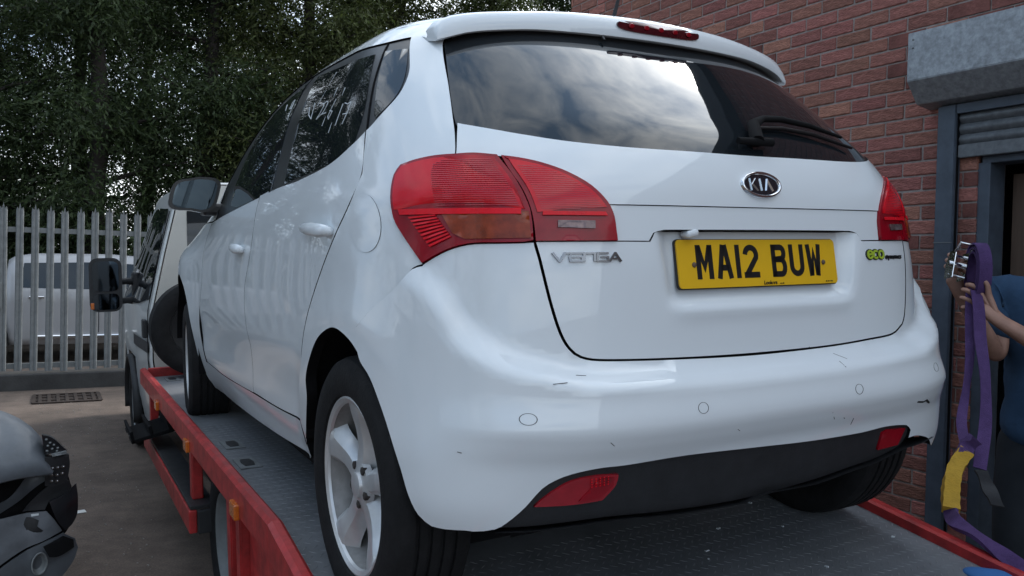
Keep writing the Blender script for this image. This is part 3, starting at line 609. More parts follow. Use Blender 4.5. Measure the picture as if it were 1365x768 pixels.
def brake_light():
    n = 36; pts = []
    for k in range(n):
        t = 2 * PI * k / n; c, s_ = math.cos(t), math.sin(t)
        u = 0.143 * math.copysign(abs(c) ** 0.55, c); v = 1.4955 + 0.0165 * math.copysign(abs(s_) ** 0.75, s_)
        pts.append((u, v))
    vv = [(u, ysp(u) - 0.004 + 0.012 * ((v - 1.4955) / 0.0165 > 0.5), v) for u, v in pts] + [(u * 1.0, ysp(u) + 0.02, v) for u, v in pts] + [(0, ysp(0) - 0.007, 1.4955)]
    ff = [(k, (k + 1) % n, 2 * n) for k in range(n)] + [(k, n + k, n + (k + 1) % n, (k + 1) % n) for k in range(n)]
    o = pyobj('high_brake_light', vv, ff, mat('dark_brake_lens', (0.075, 0.004, 0.009), 0.15, coat=0.5, var=0.3, scale=30), sp, False)
    for k in range(5):
        bm = bmesh.new(); u = -0.10 + 0.05 * k
        bmesh.ops.create_icosphere(bm, subdivisions=2, radius=0.009); bmesh.ops.scale(bm, vec=(1.1, 0.12, 0.8), verts=bm.verts)
        bmesh.ops.translate(bm, vec=(u, ysp(u) - 0.0065, 1.4945), verts=bm.verts)
        bmobj('brake_bulb', bm, M['lamp_dark'], o, True)
brake_light()
# washer nozzle, roof aerial
tube('washer_nozzle', [(-0.185, 0.546, 1.458), (-0.187, 0.533, 1.447)], [0.005, 0.003], M['ink'], car, 8)
tube('roof_aerial', [(0.02, 0.80, 1.55), (0.024, 0.775, 1.60), (0.028, 0.75, 1.67), (0.034, 0.71, 1.76)], [0.010, 0.006, 0.004, 0.003], M['black'], car, 8)
M['lamp_mid'] = mat('mid_red_lens', (0.52, 0.005, 0.016), 0.22, spec=0.3, coat=0.2, var=0.4, scale=11)
# tail lights: lens body, then the sections seen through it
def tail(mirr):
    k = dict(mirror=mirr, shelf=0.0, gap=0.0, smooth_out=True)
    def bulge(s, z): return 0.007 * np.ones_like(s)
    a = panel('tail_light', [p for p in O['lout'][:25]], M['lamp_dark'], car, off=0.006, dens=0.016, skirt=0.03, sharp=40, **k)
    b = panel('tail_light', O['lin'][:11] + O['lin_edge'], M['lamp_dark'], car, off=0.006, dens=0.016, skirt=0.03, sharp=40, **k)
    zt = O['lo_top'][1][1]
    up = [p for p in shrink(dens_poly(O['lout'][:25], 0.02, 1.3, 40), 0.008) if p[1] > zt - 0.004]
    up = [tuple(p) for p in up]
    c = panel('red_lens', up, M['lamp'], a, off=0.009, dens=0.018, skirt=0.003, **{**k, 'smooth_out': False})
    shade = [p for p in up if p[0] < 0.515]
    if len(shade) > 8: panel('dark_lens_zone', shade, M['lamp_mid'], c, off=0.0098, dens=0.018, skirt=0.001, **{**k, 'smooth_out': False})  # darker red over the ridged part of the lens
    tb = [tuple(p) for p in shrink(dens_poly(O['lin'][:11] + O['lin_edge'], 0.02, 1.3, 40), 0.008) if p[1] > O['li_top'][0][1] - 0.003]
    panel('red_lens', tb, M['lamp'], b, off=0.009, dens=0.018, skirt=0.003, **{**k, 'smooth_out': False})
    s0, s1 = O['lo_top'][0][0] - 0.012, 0.392
    panel('reflector_line', [(s0, zt + 0.004), (s1, zt + 0.004), (s1, zt - 0.008), (s0 - 0.004, zt - 0.008)], M['lamp_bright'], a, off=0.011, dens=0.02, skirt=0.003, sharp=25, step=0.015, **k)
    z2 = O['li_top'][0][1]
    panel('reflector_line', [(0.366, z2 + 0.002), (0.287, z2 + 0.002), (0.284, z2 - 0.006), (0.3665, z2 - 0.006)], M['lamp_bright'], b, off=0.011, dens=0.02, skirt=0.003, sharp=25, step=0.015, **k)
    panel('indicator_lens', O['lo_amb'], M['lamp_amber'], a, off=0.0095, dens=0.02, skirt=0.003, sharp=25, step=0.015, **k)
    panel('reversing_lens', O['li_rev'], M['lamp_clear'], b, off=0.0095, dens=0.02, skirt=0.003, sharp=25, step=0.015, **k)
    r0, r1, r2, r3 = [np.array(p) for p in O['lo_rib']]
    for i in range(9):
        t0, t1 = (i + 0.12) / 9, (i + 0.62) / 9
        q = [r0 + (r3 - r0) * t0, r1 + (r2 - r1) * t0, r1 + (r2 - r1) * t1, r0 + (r3 - r0) * t1]
        panel('reflector_rib', q, M['lamp_bright'], a, off=0.0105, dens=0.03, skirt=0.002, sharp=25, step=0.015, **k)
    # fine horizontal ridges moulded in the lenses
    def ridges(par, poly, off):
        poly = np.array(poly); lo_, hi_ = poly[:, 1].min(), poly[:, 1].max()
        bm = bmesh.new()
        for zz in np.arange(lo_ + 0.008, hi_ - 0.006, 0.0044):
            xs = []
            for i in range(len(poly)):
                p, q = poly[i - 1], poly[i]
                if (p[1] > zz) != (q[1] > zz): xs.append(p[0] + (zz - p[1]) / (q[1] - p[1]) * (q[0] - p[0]))
            if len(xs) < 2: continue
            x0, x1 = min(xs) + 0.006, max(xs) - 0.006
            if x1 - x0 < 0.02: continue
            if par is a: x1 = x0 + (x1 - x0) * 0.62
            pts = [(x0 + (x1 - x0) * t, zz) for t in np.linspace(0, 1, 9)]
            sg = -1 if mirr else 1
            def f(u, v, h):
                q = P(np.array([u]), np.array([v]), off + h, 0.0)[0]; return (q[0] * sg, q[1], q[2])
            ribbon(bm, f, pts, 0.0011, 0.0005)
        o = bmobj('lens_ridges', bm, M['lamp_rib'], par)
        o['kind'] = 'stuff'
    ridges(a, up, 0.0100); ridges(b, tb, 0.009)
tail(False); tail(True)
# fuel flap: a fine groove
fl = O['flap']; bm = bmesh.new()
c0 = np.mean(np.array(fl), 0); el = [(c0[0] + 0.042 * math.cos(t) + 0.012 * math.sin(t), c0[1] + 0.068 * math.sin(t)) for t in np.linspace(0, 2 * PI, 41)]
ff_ = panel('fuel_flap', el[:-1], PT, car, off=0.0015, gap=0, dens=0.02, shelf=0.0, skirt=0.004)
# door handles
def handle(s0, z0, sl):
    for sg in (1, -1):
        bm = bmesh.new(); rings = []
        for i, t in enumerate(np.linspace(0, 1, 13)):
            s = s0 + sl * (t - 0.5); zz = z0 + 0.010 * (0.5 - t) * (-1)
            lift = 0.004 + 0.020 * math.sin(PI * min(1, t * 1.0 + 0.02)) ** 0.6; hh = (0.021 - 0.010 * t) * (1 - 0.55 * abs(2 * t - 1) ** 4)
            ring = []
            for k in range(10):
                a = 2 * PI * k / 10
                q = P(np.array([s]), np.array([zz + hh * math.sin(a)]), lift + 0.010 * math.cos(a), 0.0)[0]
                ring.append(bm.verts.new((q[0] * sg, q[1], q[2])))
            rings.append(ring)
        for a, b in zip(rings[:-1], rings[1:]):
            for k in range(10): bm.faces.new((a[k], a[(k + 1) % 10], b[(k + 1) % 10], b[k]))
        bm.faces.new(rings[0]); bm.faces.new(rings[-1])
        bmobj('door_handle', bm, PT, car, True)
hc = np.mean(np.array(O['hr']), 0); handle(hc[0], hc[1] + 0.004, 0.175)
hc = np.mean(np.array(O['hf']), 0); handle(hc[0], hc[1] + 0.004, 0.19)
# door mirrors
def door_mirror(sg):
    bm = bmesh.new()
    # housing: superellipse sections from the glass (rear) to the rounded front
    rings = []; n = 28
    for t in np.linspace(0, 1, 9):
        y = 2.46 + 0.15 * t; sc = (1 - t ** 2.6 * 0.75) ** 0.8
        ring = []
        for k in range(n):
            a = 2 * PI * k / n; c, s_ = math.cos(a), math.sin(a); e = 0.55
            u = math.copysign(abs(c) ** e, c) * 0.098; v = math.copysign(abs(s_) ** e, s_) * 0.076
            v *= (1.0 - 0.12 * (u < 0) ) ; u += 0.02 * (v / 0.076)
            ring.append(bm.verts.new((sg * (-0.930 + u * sc), y, 1.105 + v * sc - 0.01 * t)))
        rings.append(ring)
    for a, b in zip(rings[:-1], rings[1:]):
        for k in range(n): bm.faces.new((a[k], a[(k + 1) % n], b[(k + 1) % n], b[k]))
    bm.faces.new(rings[-1])
    o = bmobj('door_mirror', bm, PT, car, True)
    def face(name, sc, y, m, dep):
        b2 = bmesh.new(); fr = []
        for k in range(n):
            a = 2 * PI * k / n; c, s_ = math.cos(a), math.sin(a); e = 0.5
            u = math.copysign(abs(c) ** e, c) * 0.098 * sc; v = math.copysign(abs(s_) ** e, s_) * 0.076 * sc
            v *= (1.0 - 0.12 * (u < 0)); u += 0.02 * (v / 0.076)
            fr.append((sg * (-0.930 + u), 1.105 + v))
        bm_prism(b2, fr, y, y + dep, 1); bmobj(name, b2, m, o)
    face('mirror_bezel', 1.0, 2.452, M['black_gloss'], 0.012)
    face('mirror_glass', 0.86, 2.449, M['mirror'], 0.01)
    box('mirror_foot', (sg * -0.845, 2.53, 1.045), (0.10, 0.10, 0.055), M['black_gloss'], o, bev=0.015)
door_mirror(1); door_mirror(-1)
# rear wiper
M['matt'] = mat('matt_black', (0.008, 0.008, 0.009), 0.9, spec=0.15)
def onglass(u, v, h): return tuple(P(np.array([u]), np.array([v]), h, 0.0)[0])
bm = bmesh.new(); pp = [(0.02, 1.150), (0.01, 1.166), (-0.03, 1.170), (-0.10, 1.165)]
def glass_pts(L_, off): return [onglass(a, b, off) for a, b in L_]
wip = tube('rear_wiper', glass_pts([(-0.015, 1.150), (-0.035, 1.195), (-0.075, 1.214), (-0.13, 1.218), (-0.20, 1.208), (-0.275, 1.185)], 0.018), [0.018, 0.015, 0.009, 0.008, 0.007, 0.004], M['matt'], car, 10)
tube('wiper_blade', glass_pts([(-0.05, 1.195), (-0.12, 1.200), (-0.2, 1.192), (-0.30, 1.166)], 0.008), [0.005, 0.006, 0.006, 0.004], M['ink'], wip, 8)
tube('wiper_boss', glass_pts([(0.03, 1.148), (-0.05, 1.150)], 0.018), [0.008, 0.011], M['matt'], wip, 12)
# wheels
M['barrel'] = mat('shaded_wheel_barrel', (0.27, 0.265, 0.26), 0.5, metal=0.3, var=0.35, scale=20)  # darker than the spokes, with the barrel's shade in the colour
def wheel(x, y, z, parent, flat=0.0, rot=0.0, ang=0.0):
    root = bpy.data.objects.new('wheel', None); COL.objects.link(root); root.parent = parent
    root.location = (x, y, z); root.rotation_euler = (0, 0, ang)
    sg = -1 if x < 0 else 1           # outer side direction
    Rt = 0.316; W2 = 0.1025
    bm = bmesh.new(); n = 72
    prof = [(0.080, 0.212), (0.094, 0.222), (0.1015, 0.245), (0.1020, 0.268), (0.097, 0.292), (0.086, 0.308), (0.070, 0.3145)]
    groove = []
    for g in (0.045, 0.015, -0.015, -0.045):
        groove += [(g + 0.0055, 0.316), (g + 0.0045, 0.308), (g - 0.0045, 0.308), (g - 0.0055, 0.316)]
    prof = prof + groove + [(-a, b) for a, b in prof[::-1]]
    bm_lathe(bm, prof, n, (0, 0, 0), sg)
    if flat:
        for v in bm.verts:
            lim = -Rt + flat
            if v.co.z < lim: 
                v.co.x *= 1.0 + 0.9 * (lim - v.co.z) / flat * 0.25; v.co.z = lim
    tyre = bmobj('tyre', bm, M['rubber'], root, True, autosm=32)
    rim = bpy.data.objects.new('rim', None); COL.objects.link(rim); rim.parent = root
    bm = bmesh.new()
    bm_lathe(bm, [(0.082, 0.205), (0.070, 0.197), (0.02, 0.190), (-0.06, 0.186), (-0.075, 0.205)], 72, (0, 0, 0), sg)
    bmobj('barrel', bm, M['barrel'], rim, True, autosm=40)
    bm = bmesh.new()
    bm_lathe(bm, [(0.082, 0.2165), (0.088, 0.2185), (0.090, 0.213), (0.085, 0.203), (0.078, 0.200)], 72, (0, 0, 0), sg)
    bmobj('rim_flange', bm, M['alloy'], rim, True, autosm=40)
    bm = bmesh.new()
    bm_lathe(bm, [(0.0, 0.0), (-0.01, 0.13), (-0.02, 0.135)], 40, (0, 0, 0), sg)
    bmobj('brake_disc', bm, M['alloy_dark'], rim, True)
    bm = bmesh.new()
    bm_lathe(bm, [(-0.05, 0.0), (-0.05, 0.19)], 40, (0, 0, 0), sg)
    bmobj('wheel_back', bm, M['dark'], rim)
    # five flared spokes
    for j in range(5):
        bm = bmesh.new(); a0 = rot + j * 2 * PI / 5
        secs = []
        for t in np.linspace(0, 1, 13):
            r = 0.036 + (0.2085 - 0.036) * t
            hw = 0.031 + 0.024 * max(0, (t - 0.55) / 0.45) ** 1.6 + 0.004 * max(0, (0.35 - t) / 0.35)
            xo = 0.070 - 0.008 * math.sin(PI * min(1, t * 1.25)) + 0.014 * t ** 2; dp = 0.036
            # cross-section: crowned top with bevelled shoulders
            cs = [(-hw * 1.30, xo - dp), (-hw * 0.92, xo - 0.010), (-hw * 0.62, xo - 0.0005), (0, xo + 0.0015), (hw * 0.62, xo - 0.0005), (hw * 0.92, xo - 0.010), (hw * 1.30, xo - dp)]
            ring = []
            for wv, xv in cs:
                aa = a0 + wv / max(r, 0.07) * (1 if r > 0.07 else r / 0.07 * 1.0) if r > 0.07 else a0 + wv / 0.07
                ring.append(bm.verts.new((sg * xv, r * math.cos(aa), r * math.sin(aa))))
            secs.append(ring)
        for A, B in zip(secs[:-1], secs[1:]):
            for k in range(6): bm.faces.new((A[k], A[k + 1], B[k + 1], B[k]))
        bmobj('spoke', bm, M['alloy'], rim, True, autosm=28)
        bm = bmesh.new(); aa = a0 + PI / 5
        bm_lathe(bm, [(0.060, 0.0105), (0.072, 0.0105), (0.073, 0.008), (0.073, 0.0)], 6, (0, 0.050 * math.cos(a0 + PI / 5), 0.050 * math.sin(a0 + PI / 5)), sg)
        bmobj('wheel_nut', bm, M['alloy_dark'], rim)
    bm = bmesh.new()
    bm_lathe(bm, [(0.05, 0.062), (0.066, 0.058), (0.070, 0.040), (0.071, 0.0335), (0.078, 0.031), (0.080, 0.022), (0.081, 0.0)], 36, (0, 0, 0), sg)
    bmobj('centre_cap', bm, M['alloy'], rim, True, autosm=30)
    return root
wheel(-0.768, 0.643, 0.322, car, rot=R(91))
wheel(0.768, 0.643, 0.322, car, rot=R(40))
wheel(-0.772, 3.258, 0.275, car, flat=0.045, rot=R(20), ang=R(-5))
wheel(0.772, 3.258, 0.316, car, rot=R(70), ang=R(-5))
for sg in (-1, 1):
    for yy in (0.643, 3.258):
        bm = bmesh.new()
        n = 26; rg = []
        for x in (0.50, 0.86):
            rg.append([bm.verts.new((sg * (x if x < 0.6 else 0.865 - 0.25 * float(ss(-0.25, -0.9, np.array(math.cos(a)))) * (yy < 1)), yy + 0.37 * math.cos(a), 0.34 + 0.375 * math.sin(a))) for a in np.linspace(0.05, PI + 0.2, n)])
        for k in range(n - 1): bm.faces.new((rg[0][k], rg[0][k + 1], rg[1][k + 1], rg[1][k]))
        bm.faces.new(rg[0])
        bmobj('wheel_arch_liner', bm, M['dark'], car)
tube('rear_axle', [(-0.7, 0.643, 0.30), (0.7, 0.643, 0.30)], 0.05, M['dark'], car)
# number plate
pl = bpy.data.objects.new('number_plate', None); COL.objects.link(pl); pl.parent = car
PY, PZ0, PTL = PLATE_Y, PLATE_Z, 0.17
pl.location = (0.0, PY, PZ0); pl.rotation_euler = (-PTL, 0, 0)
def rrect(w_, h_, r, n=6):
    o = []
    for cx, cy, a0 in ((w_ / 2 - r, h_ / 2 - r, 0), (-w_ / 2 + r, h_ / 2 - r, PI / 2), (-w_ / 2 + r, -h_ / 2 + r, PI), (w_ / 2 - r, -h_ / 2 + r, 1.5 * PI)):
        o += [(cx + r * math.cos(a0 + k * PI / 2 / n), cy + r * math.sin(a0 + k * PI / 2 / n)) for k in range(n + 1)]
    return o
prism('plate_board', rrect(0.520, 0.111, 0.009), 0.0, 0.004, M['yellow'], pl, axis=1, bev=0.0008)
prism('plate_backing', rrect(0.524, 0.115, 0.010), 0.0045, 0.010, M['black'], pl, axis=1)
def flatpoly(bm, pts, y0=-0.0007, y1=0.0005): bm_prism(bm, pts, y0, y1, 1)
def stroke(bm, pts, wd=0.014):
    """thick polyline with mitred joints in the plate's plane"""
    p = [np.array(q, float) for q in pts]; p = [q for i, q in enumerate(p) if i == 0 or np.linalg.norm(q - p[i - 1]) > 8e-4]; Lf = []; Rt_ = []
    closed = np.allclose(p[0], p[-1])
    if closed: p = p[:-1]
    n = len(p)
    for i in range(n):
        a = p[i - 1] if (i > 0 or closed) else None; b = p[(i + 1) % n] if (i < n - 1 or closed) else None
        d1 = (p[i] - a) / np.linalg.norm(p[i] - a) if a is not None else None
        d2 = (b - p[i]) / np.linalg.norm(b - p[i]) if b is not None else None
        if d1 is None: d1 = d2
        if d2 is None: d2 = d1
        n1 = np.array([-d1[1], d1[0]]); n2 = np.array([-d2[1], d2[0]]); mm = n1 + n2; mm /= np.linalg.norm(mm)
        k = wd / 2 / max(0.55, mm @ n1)
        Lf.append(p[i] + mm * k); Rt_.append(p[i] - mm * k)
    rng = range(n if closed else n - 1)
    for i in rng:
        j = (i + 1) % n
        flatpoly(bm, [tuple(Lf[i]), tuple(Lf[j]), tuple(Rt_[j]), tuple(Rt_[i])])
def arc(cx, cy, rx, ry, a0, a1, n=10): return [(cx + rx * math.cos(R(a0 + (a1 - a0) * k / n)), cy + ry * math.sin(R(a0 + (a1 - a0) * k / n))) for k in range(n + 1)]
H2 = 0.0395; h_ = 0.0325
GL = {
 'M': [[(-0.018, -H2), (-0.018, H2)], [(0.018, -H2), (0.018, H2)], [(-0.0175, H2 - 0.002), (0, -0.012), (0.0175, H2 - 0.002)]],
 'A': [[(-0.018, -H2), (-0.0025, H2)], [(0.018, -H2), (0.0025, H2)], [(-0.013, -0.014), (0.013, -0.014)]],
 '1': [[(0, -H2), (0, H2)]],
 '2': [arc(0, 0.0145, 0.018, 0.018, 175, -20, 12) + [(-0.0165, -h_ + 0.001)], [(-0.025, -h_), (0.025, -h_)]],
 'B': [[(-0.018, -H2), (-0.018, H2)], [(-0.024, h_), (0.006, h_)] + arc(0.006, 0.0185, 0.0115, 0.014, 90, -90, 8) + [(-0.018, 0.003)], [(-0.018, 0.003), (0.006, 0.003)] + arc(0.006, -0.0148, 0.0125, 0.0178, 90, -90, 8) + [(-0.024, -h_)]],
 'U': [[(-0.018, H2), (-0.018, -0.014)] + arc(0, -0.0145, 0.018, 0.018, 180, 360, 10) + [(0.018, H2)]],
 'W': [[(-0.0195, H2), (-0.0115, -H2)], [(0.0195, H2), (0.0115, -H2)], [(-0.0105, -H2 + 0.002), (0, 0.020), (0.0105, -H2 + 0.002)]],
}
adv = 0.061; x0 = -0.181
xs_ = [x0, x0 + adv, x0 + adv + 0.0425, x0 + adv + 0.085, x0 + 0.239, x0 + 0.300, x0 + 0.361]
for ch, xx in zip('MA12BUW', xs_):
    bm = bmesh.new()
    for st in GL[ch]: stroke(bm, [(a + xx, b + 0.004) for a, b in st])
    bmobj('plate_character', bm, M['ink'], pl)
def text(body, size, m, parent, name, loc, rot, ext=0.0003, sx=1.0, bold=0.0, align='CENTER'):
    cu = bpy.data.curves.new(name, 'FONT'); cu.body = body; cu.size = size; cu.extrude = ext; cu.align_x = align; cu.offset = bold; cu.space_character = 1.05
    t = bpy.data.objects.new(name, cu); COL.objects.link(t)
    bpy.context.view_layer.update()
    me = bpy.data.meshes.new_from_object(t.evaluated_get(bpy.context.evaluated_depsgraph_get()))
    bpy.data.objects.remove(t); me.materials.clear()
    o = ob(name, me, m, parent); o.location = loc; o.rotation_euler = rot; o.scale = (sx, 1, 1)
    return o
text('Lookers', 0.0125, M['ink'], pl, 'dealer_name', (0.022, -0.0006, -0.0525), (PI / 2, 0, 0), bold=0.0004)
text('.co.uk', 0.006, M['ink'], pl, 'dealer_name', (0.060, -0.0006, -0.0525), (PI / 2, 0, 0))
text('BS AU 145d', 0.005, M['ink'], pl, 'plate_standard', (0.228, -0.0006, -0.0515), (PI / 2, 0, 0))
for sx in (-0.213, 0.213):
    bm = bmesh.new(); bmesh.ops.create_icosphere(bm, subdivisions=2, radius=0.0065); bmesh.ops.scale(bm, vec=(1, 0.5, 1), verts=bm.verts)
    bmesh.ops.translate(bm, vec=(sx, -0.001, -0.002), verts=bm.verts)
    bmobj('plate_screw', bm, M['wood'], pl, True)
# plate lamp under the strip
lp = S(np.array([0.185]), np.array([0.935]))[0]
box('plate_lamp', (-0.225, float(lp[1]) + 0.012, 0.937), (0.034, 0.03, 0.016), PT, car, bev=0.006, rot=Matrix.Rotation(R(-12), 3, 'Y'))
# badge
ks, kz = O['kia'][0]; kz -= 0.003
kp = P(np.array([0.0]), np.array([kz]), 0, 0.0)[0]; kn = normal(np.array([0.0]), np.array([kz]))[0]
bad = bpy.data.objects.new('oval_badge', None); COL.objects.link(bad); bad.parent = car; bad.location = kp
bad.rotation_euler = (math.atan2(kn[2], -kn[1]) * -1, 0, 0)
ov = lambda a, b, n=48: [(a * math.cos(2 * PI * k / n), b * math.sin(2 * PI * k / n)) for k in range(n)]
bm = bmesh.new(); rgs = []
for a, b, y in ((0.066, 0.0345, 0.004), (0.064, 0.033, -0.006), (0.0605, 0.030, -0.008), (0.057, 0.0265, -0.006), (0.056, 0.0255, -0.002)):
    rgs.append([bm.verts.new((p[0], y, p[1])) for p in ov(a, b)])
for a, b in zip(rgs[:-1], rgs[1:]):
    for k in range(48): bm.faces.new((a[k], a[(k + 1) % 48], b[(k + 1) % 48], b[k]))
bmobj('badge_ring', bm, M['chrome'], bad, True)
prism('badge_plate', ov(0.0565, 0.026), -0.003, 0.003, mat('badge_black', (0.012, 0.014, 0.02), 0.15, coat=1.0), bad, axis=1)
for ltr, sts in {'K': [[(-0.036, -0.015), (-0.036, 0.015)], [(-0.034, -0.001), (-0.018, 0.015)], [(-0.030, 0.002), (-0.015, -0.015)]], 'I': [[(-0.003, -0.015), (-0.003, 0.015)]], 'A': [[(0.010, -0.015), (0.021, 0.015)], [(0.021, 0.015), (0.034, -0.015)]]}.items():
    bm = bmesh.new()
    for st in sts:
        (ax, az), (bx, bz) = st; d = np.array([bx - ax, bz - az]); d /= np.linalg.norm(d); nn = np.array([-d[1], d[0]]) * 0.0028
        q = [(ax + nn[0], az + nn[1]), (bx + nn[0], bz + nn[1]), (bx - nn[0], bz - nn[1]), (ax - nn[0], az - nn[1])]
        lo_ = [bm.verts.new((p[0], -0.0025, p[1])) for p in q]; top = [bm.verts.new((ax, -0.0065, az)), bm.verts.new((bx, -0.0065, bz))]
        bm.faces.new((lo_[0], lo_[1], top[1], top[0])); bm.faces.new((lo_[2], lo_[3], top[0], top[1])); bm.faces.new((lo_[1], lo_[2], top[1])); bm.faces.new((lo_[3], lo_[0], top[0]))
    bmobj('badge_letter', bm, M['chrome'], bad)
# model lettering: wide chrome capitals
vx0, vx1 = O['venga'][0][0], O['venga'][1][0]; vz0, vz1 = O['venga'][3][1], O['venga'][0][1] - 0.001
def vmap(u, v, h): return tuple(P(np.array([vx0 + (vx1 - vx0) * u]), np.array([vz0 + (vz1 - vz0) * v]), h, 0.0)[0])
VG = [[(0.0, 1), (0.095, 0.02), (0.17, 1), (0.42, 1)], [(0.235, 0.55), (0.42, 0.55), (0.42, 0.1)], [(0.255, 0.78), (0.235, 0.55), (0.25, 0.05), (0.42, 0.05)], [(0.445, 0.05), (0.445, 0.98), (0.60, 0.98), (0.60, 0.05)], [(0.80, 0.98), (0.645, 0.98), (0.64, 0.05), (0.80, 0.05), (0.80, 0.5), (0.70, 0.5)], [(0.83, 0.02), (0.915, 1), (1.0, 0.0)], [(0.87, 0.3), (0.96, 0.3)]]
for st in VG:
    bm = bmesh.new()
    def vm2(u, v, h): return vmap(u, v, h)
    # stroke in metric units, then mapped
    W_, H_ = abs(vx1 - vx0) * 1.15, vz1 - vz0
    ribbon(bm, lambda u, v, h: vmap(u / W_, v / H_, h), [(a * W_, b * H_) for a, b in st], 0.0036, 0.004)
    bmobj('model_letter', bm, M['badge_chrome'], car)
# green eco badge and dark script on the right
e0, e1 = O['eco'][0], O['eco'][1]
def emap(u, v, h):
    s_ = e0[0] + (e1[0] - e0[0]) * u; z_ = 0.8775 + v + (-0.001) * u
    return tuple(P(np.array([s_]), np.array([z_]), h, 0.0)[0])
EL = abs(e1[0] - e0[0]) * 1.2
eco = {'e': [arc(0.0075, 0, 0.0075, 0.0095, 20, 330, 12), [(0.001, 0.0), (0.014, 0.001)]], 'c': [arc(0.0255, 0, 0.0075, 0.0095, 55, 305, 12)], 'o': [arc(0.0435, 0, 0.0078, 0.0095, 0, 360, 14)]}
for ch, sts in eco.items():
    for wd, hh, mm in ((0.0088, 0.003, 'ink'), (0.0052, 0.0042, 'lime')):
        bm = bmesh.new()
        for st in sts: ribbon(bm, lambda u, v, h: emap(u / EL, v, h), [(a, b + 0.006) for a, b in st], wd, hh)
        bmobj('badge_letter' if mm == 'lime' else 'letter_outline', bm, M[mm], car)
bm = bmesh.new()
dyn = [arc(0.062, -0.002, 0.003, 0.004, 0, 360, 8), [(0.065, 0.004), (0.065, -0.006)], [(0.069, 0.002), (0.071, -0.005)], [(0.074, 0.002), (0.069, -0.010)], [(0.0775, -0.006), (0.0775, 0.002), (0.082, 0.002), (0.082, -0.006)], arc(0.088, -0.002, 0.003, 0.004, 0, 360, 8), [(0.0915, 0.002), (0.0915, -0.006)], [(0.095, -0.006), (0.095, 0.002), (0.099, 0.002), (0.099, -0.006)], [(0.099, 0.002), (0.103, 0.002), (0.103, -0.006)], [(0.107, -0.006), (0.107, 0.002)], arc(0.114, -0.002, 0.003, 0.004, 60, 300, 8), [(0.122, 0.002), (0.118, 0.0), (0.122, -0.004), (0.118, -0.006)]]
sc = EL * 0.97 / 0.122
for st in dyn: ribbon(bm, lambda u, v, h: emap(u / EL, v, h), [(a * sc, b * 0.9) for a, b in st], 0.0030, 0.002)
bmobj('badge_script', bm, M['ink'], car)
# damage and chips on the bumper
bm = bmesh.new()
ribbon(bm, lambda u, v, h: tuple(P(np.array([u]), np.array([v]), h + float(bump_d(np.array(u), np.array(v))))[0]), O['crack'], 0.004, 0.001)
bmobj('bumper_crack', bm, M['ink'], car)
bm = bmesh.new(); rnd = random.Random(4)
scr = [[(-0.135, 0.640), (-0.15, 0.628)], [(-0.13, 0.625), (-0.131, 0.613)], [(-0.16, 0.49), (-0.163, 0.472)], [(-0.10, 0.515), (-0.112, 0.497)], [(0.33, 0.645), (0.318, 0.643)], [(0.36, 0.632), (0.345, 0.634)], [(0.30, 0.515), (0.295, 0.508)], [(0.55, 0.50), (0.548, 0.488)], [(0.10, 0.51), (0.095, 0.506)]]
for st in scr: ribbon(bm, lambda u, v, h: tuple(P(np.array([u]), np.array([v]), h + float(bump_d(np.array(u), np.array(v))))[0]), st, 0.0010, 0.0004)
for _ in range(9):
    a = rnd.uniform(-0.33, 0.5); b = rnd.choice([rnd.uniform(0.48, 0.64), rnd.uniform(0.38, 0.5), 0.66])
    if a < 0.34 and b < 0.48: continue
    ribbon(bm, lambda u, v, h: tuple(P(np.array([u]), np.array([v]), h + float(bump_d(np.array(u), np.array(v))))[0]), [(a, b), (a + rnd.uniform(-.004, .004), b + rnd.uniform(-.003, .003))], rnd.uniform(0.0007, 0.0014), 0.0004)
bmobj('paint_scuff', bm, M['black'], car)['kind'] = 'stuff'
# ================================================================ THE RECOVERY TRUCK
MT = Matrix(((0.99923, 0.00051, -0.03911, -0.003), (-0.00096, 0.99999, -0.0038, 1.048), (0.03908, 0.0038, 0.99923, 0.797), (0, 0, 0, 1)))
truck = empty('recovery_truck', 'white-cabbed recovery truck with red-edged flat bed carrying the white hatchback', 'truck', mw=MT)
GZ = -0.775
KS = math.tan(R(9.4))
def bed_z(y): return 0.0 if y > 0 else y * KS
# deck plate with raised tread pattern
v = []; f = []
ys_d = [-1.9, 0.0, 3.56]
for y in ys_d:
    v += [(-0.93, y, bed_z(y)), (0.93, y, bed_z(y))]
f = [(0, 1, 3, 2), (2, 3, 5, 4)]
deck = pyobj('deck', v, f, M['deck'], truck)
bm = bmesh.new()
def tread(cx, cy, ang):
    l, wd, h = 0.013, 0.0026, 0.0012
    c, s_ = math.cos(ang), math.sin(ang); z = bed_z(cy)
    def q(a, b, zz): 
        y = cy + a * s_ + b * c
        return bm.verts.new((cx + a * c - b * s_, y, bed_z(y) + zz))
    A = [q(-l, 0, 0.0003), q(0, -wd, 0.0003), q(l, 0, 0.0003), q(0, wd, 0.0003)]; t1, t2 = q(-l * 0.55, 0, h), q(l * 0.55, 0, h)
    bm.faces.new((A[0], A[1], t2, t1)); bm.faces.new((A[1], A[2], t2)); bm.faces.new((A[2], A[3], t1, t2)); bm.faces.new((A[3], A[0], t1))
for i in range(-34, 35):
    for j in range(-34, 66):
        x, y = i * 0.030 + 0.015 * (j % 2), j * 0.027
        if not (-0.92 < x < 0.92 and y < 1.75): continue
        if -0.55 < x < 0.45 and y > 0.15: continue
        if abs(x) < 0.55 and y > -0.3: continue
        tread(x, y, R(40 if j % 2 else -40) + 0.12 * math.sin(i * 3.1 + j * 1.7))
tr = bmobj('tread_pattern', bm, M['tread'], deck); tr['kind'] = 'stuff'
bm = bmesh.new(); rr = random.Random(9)
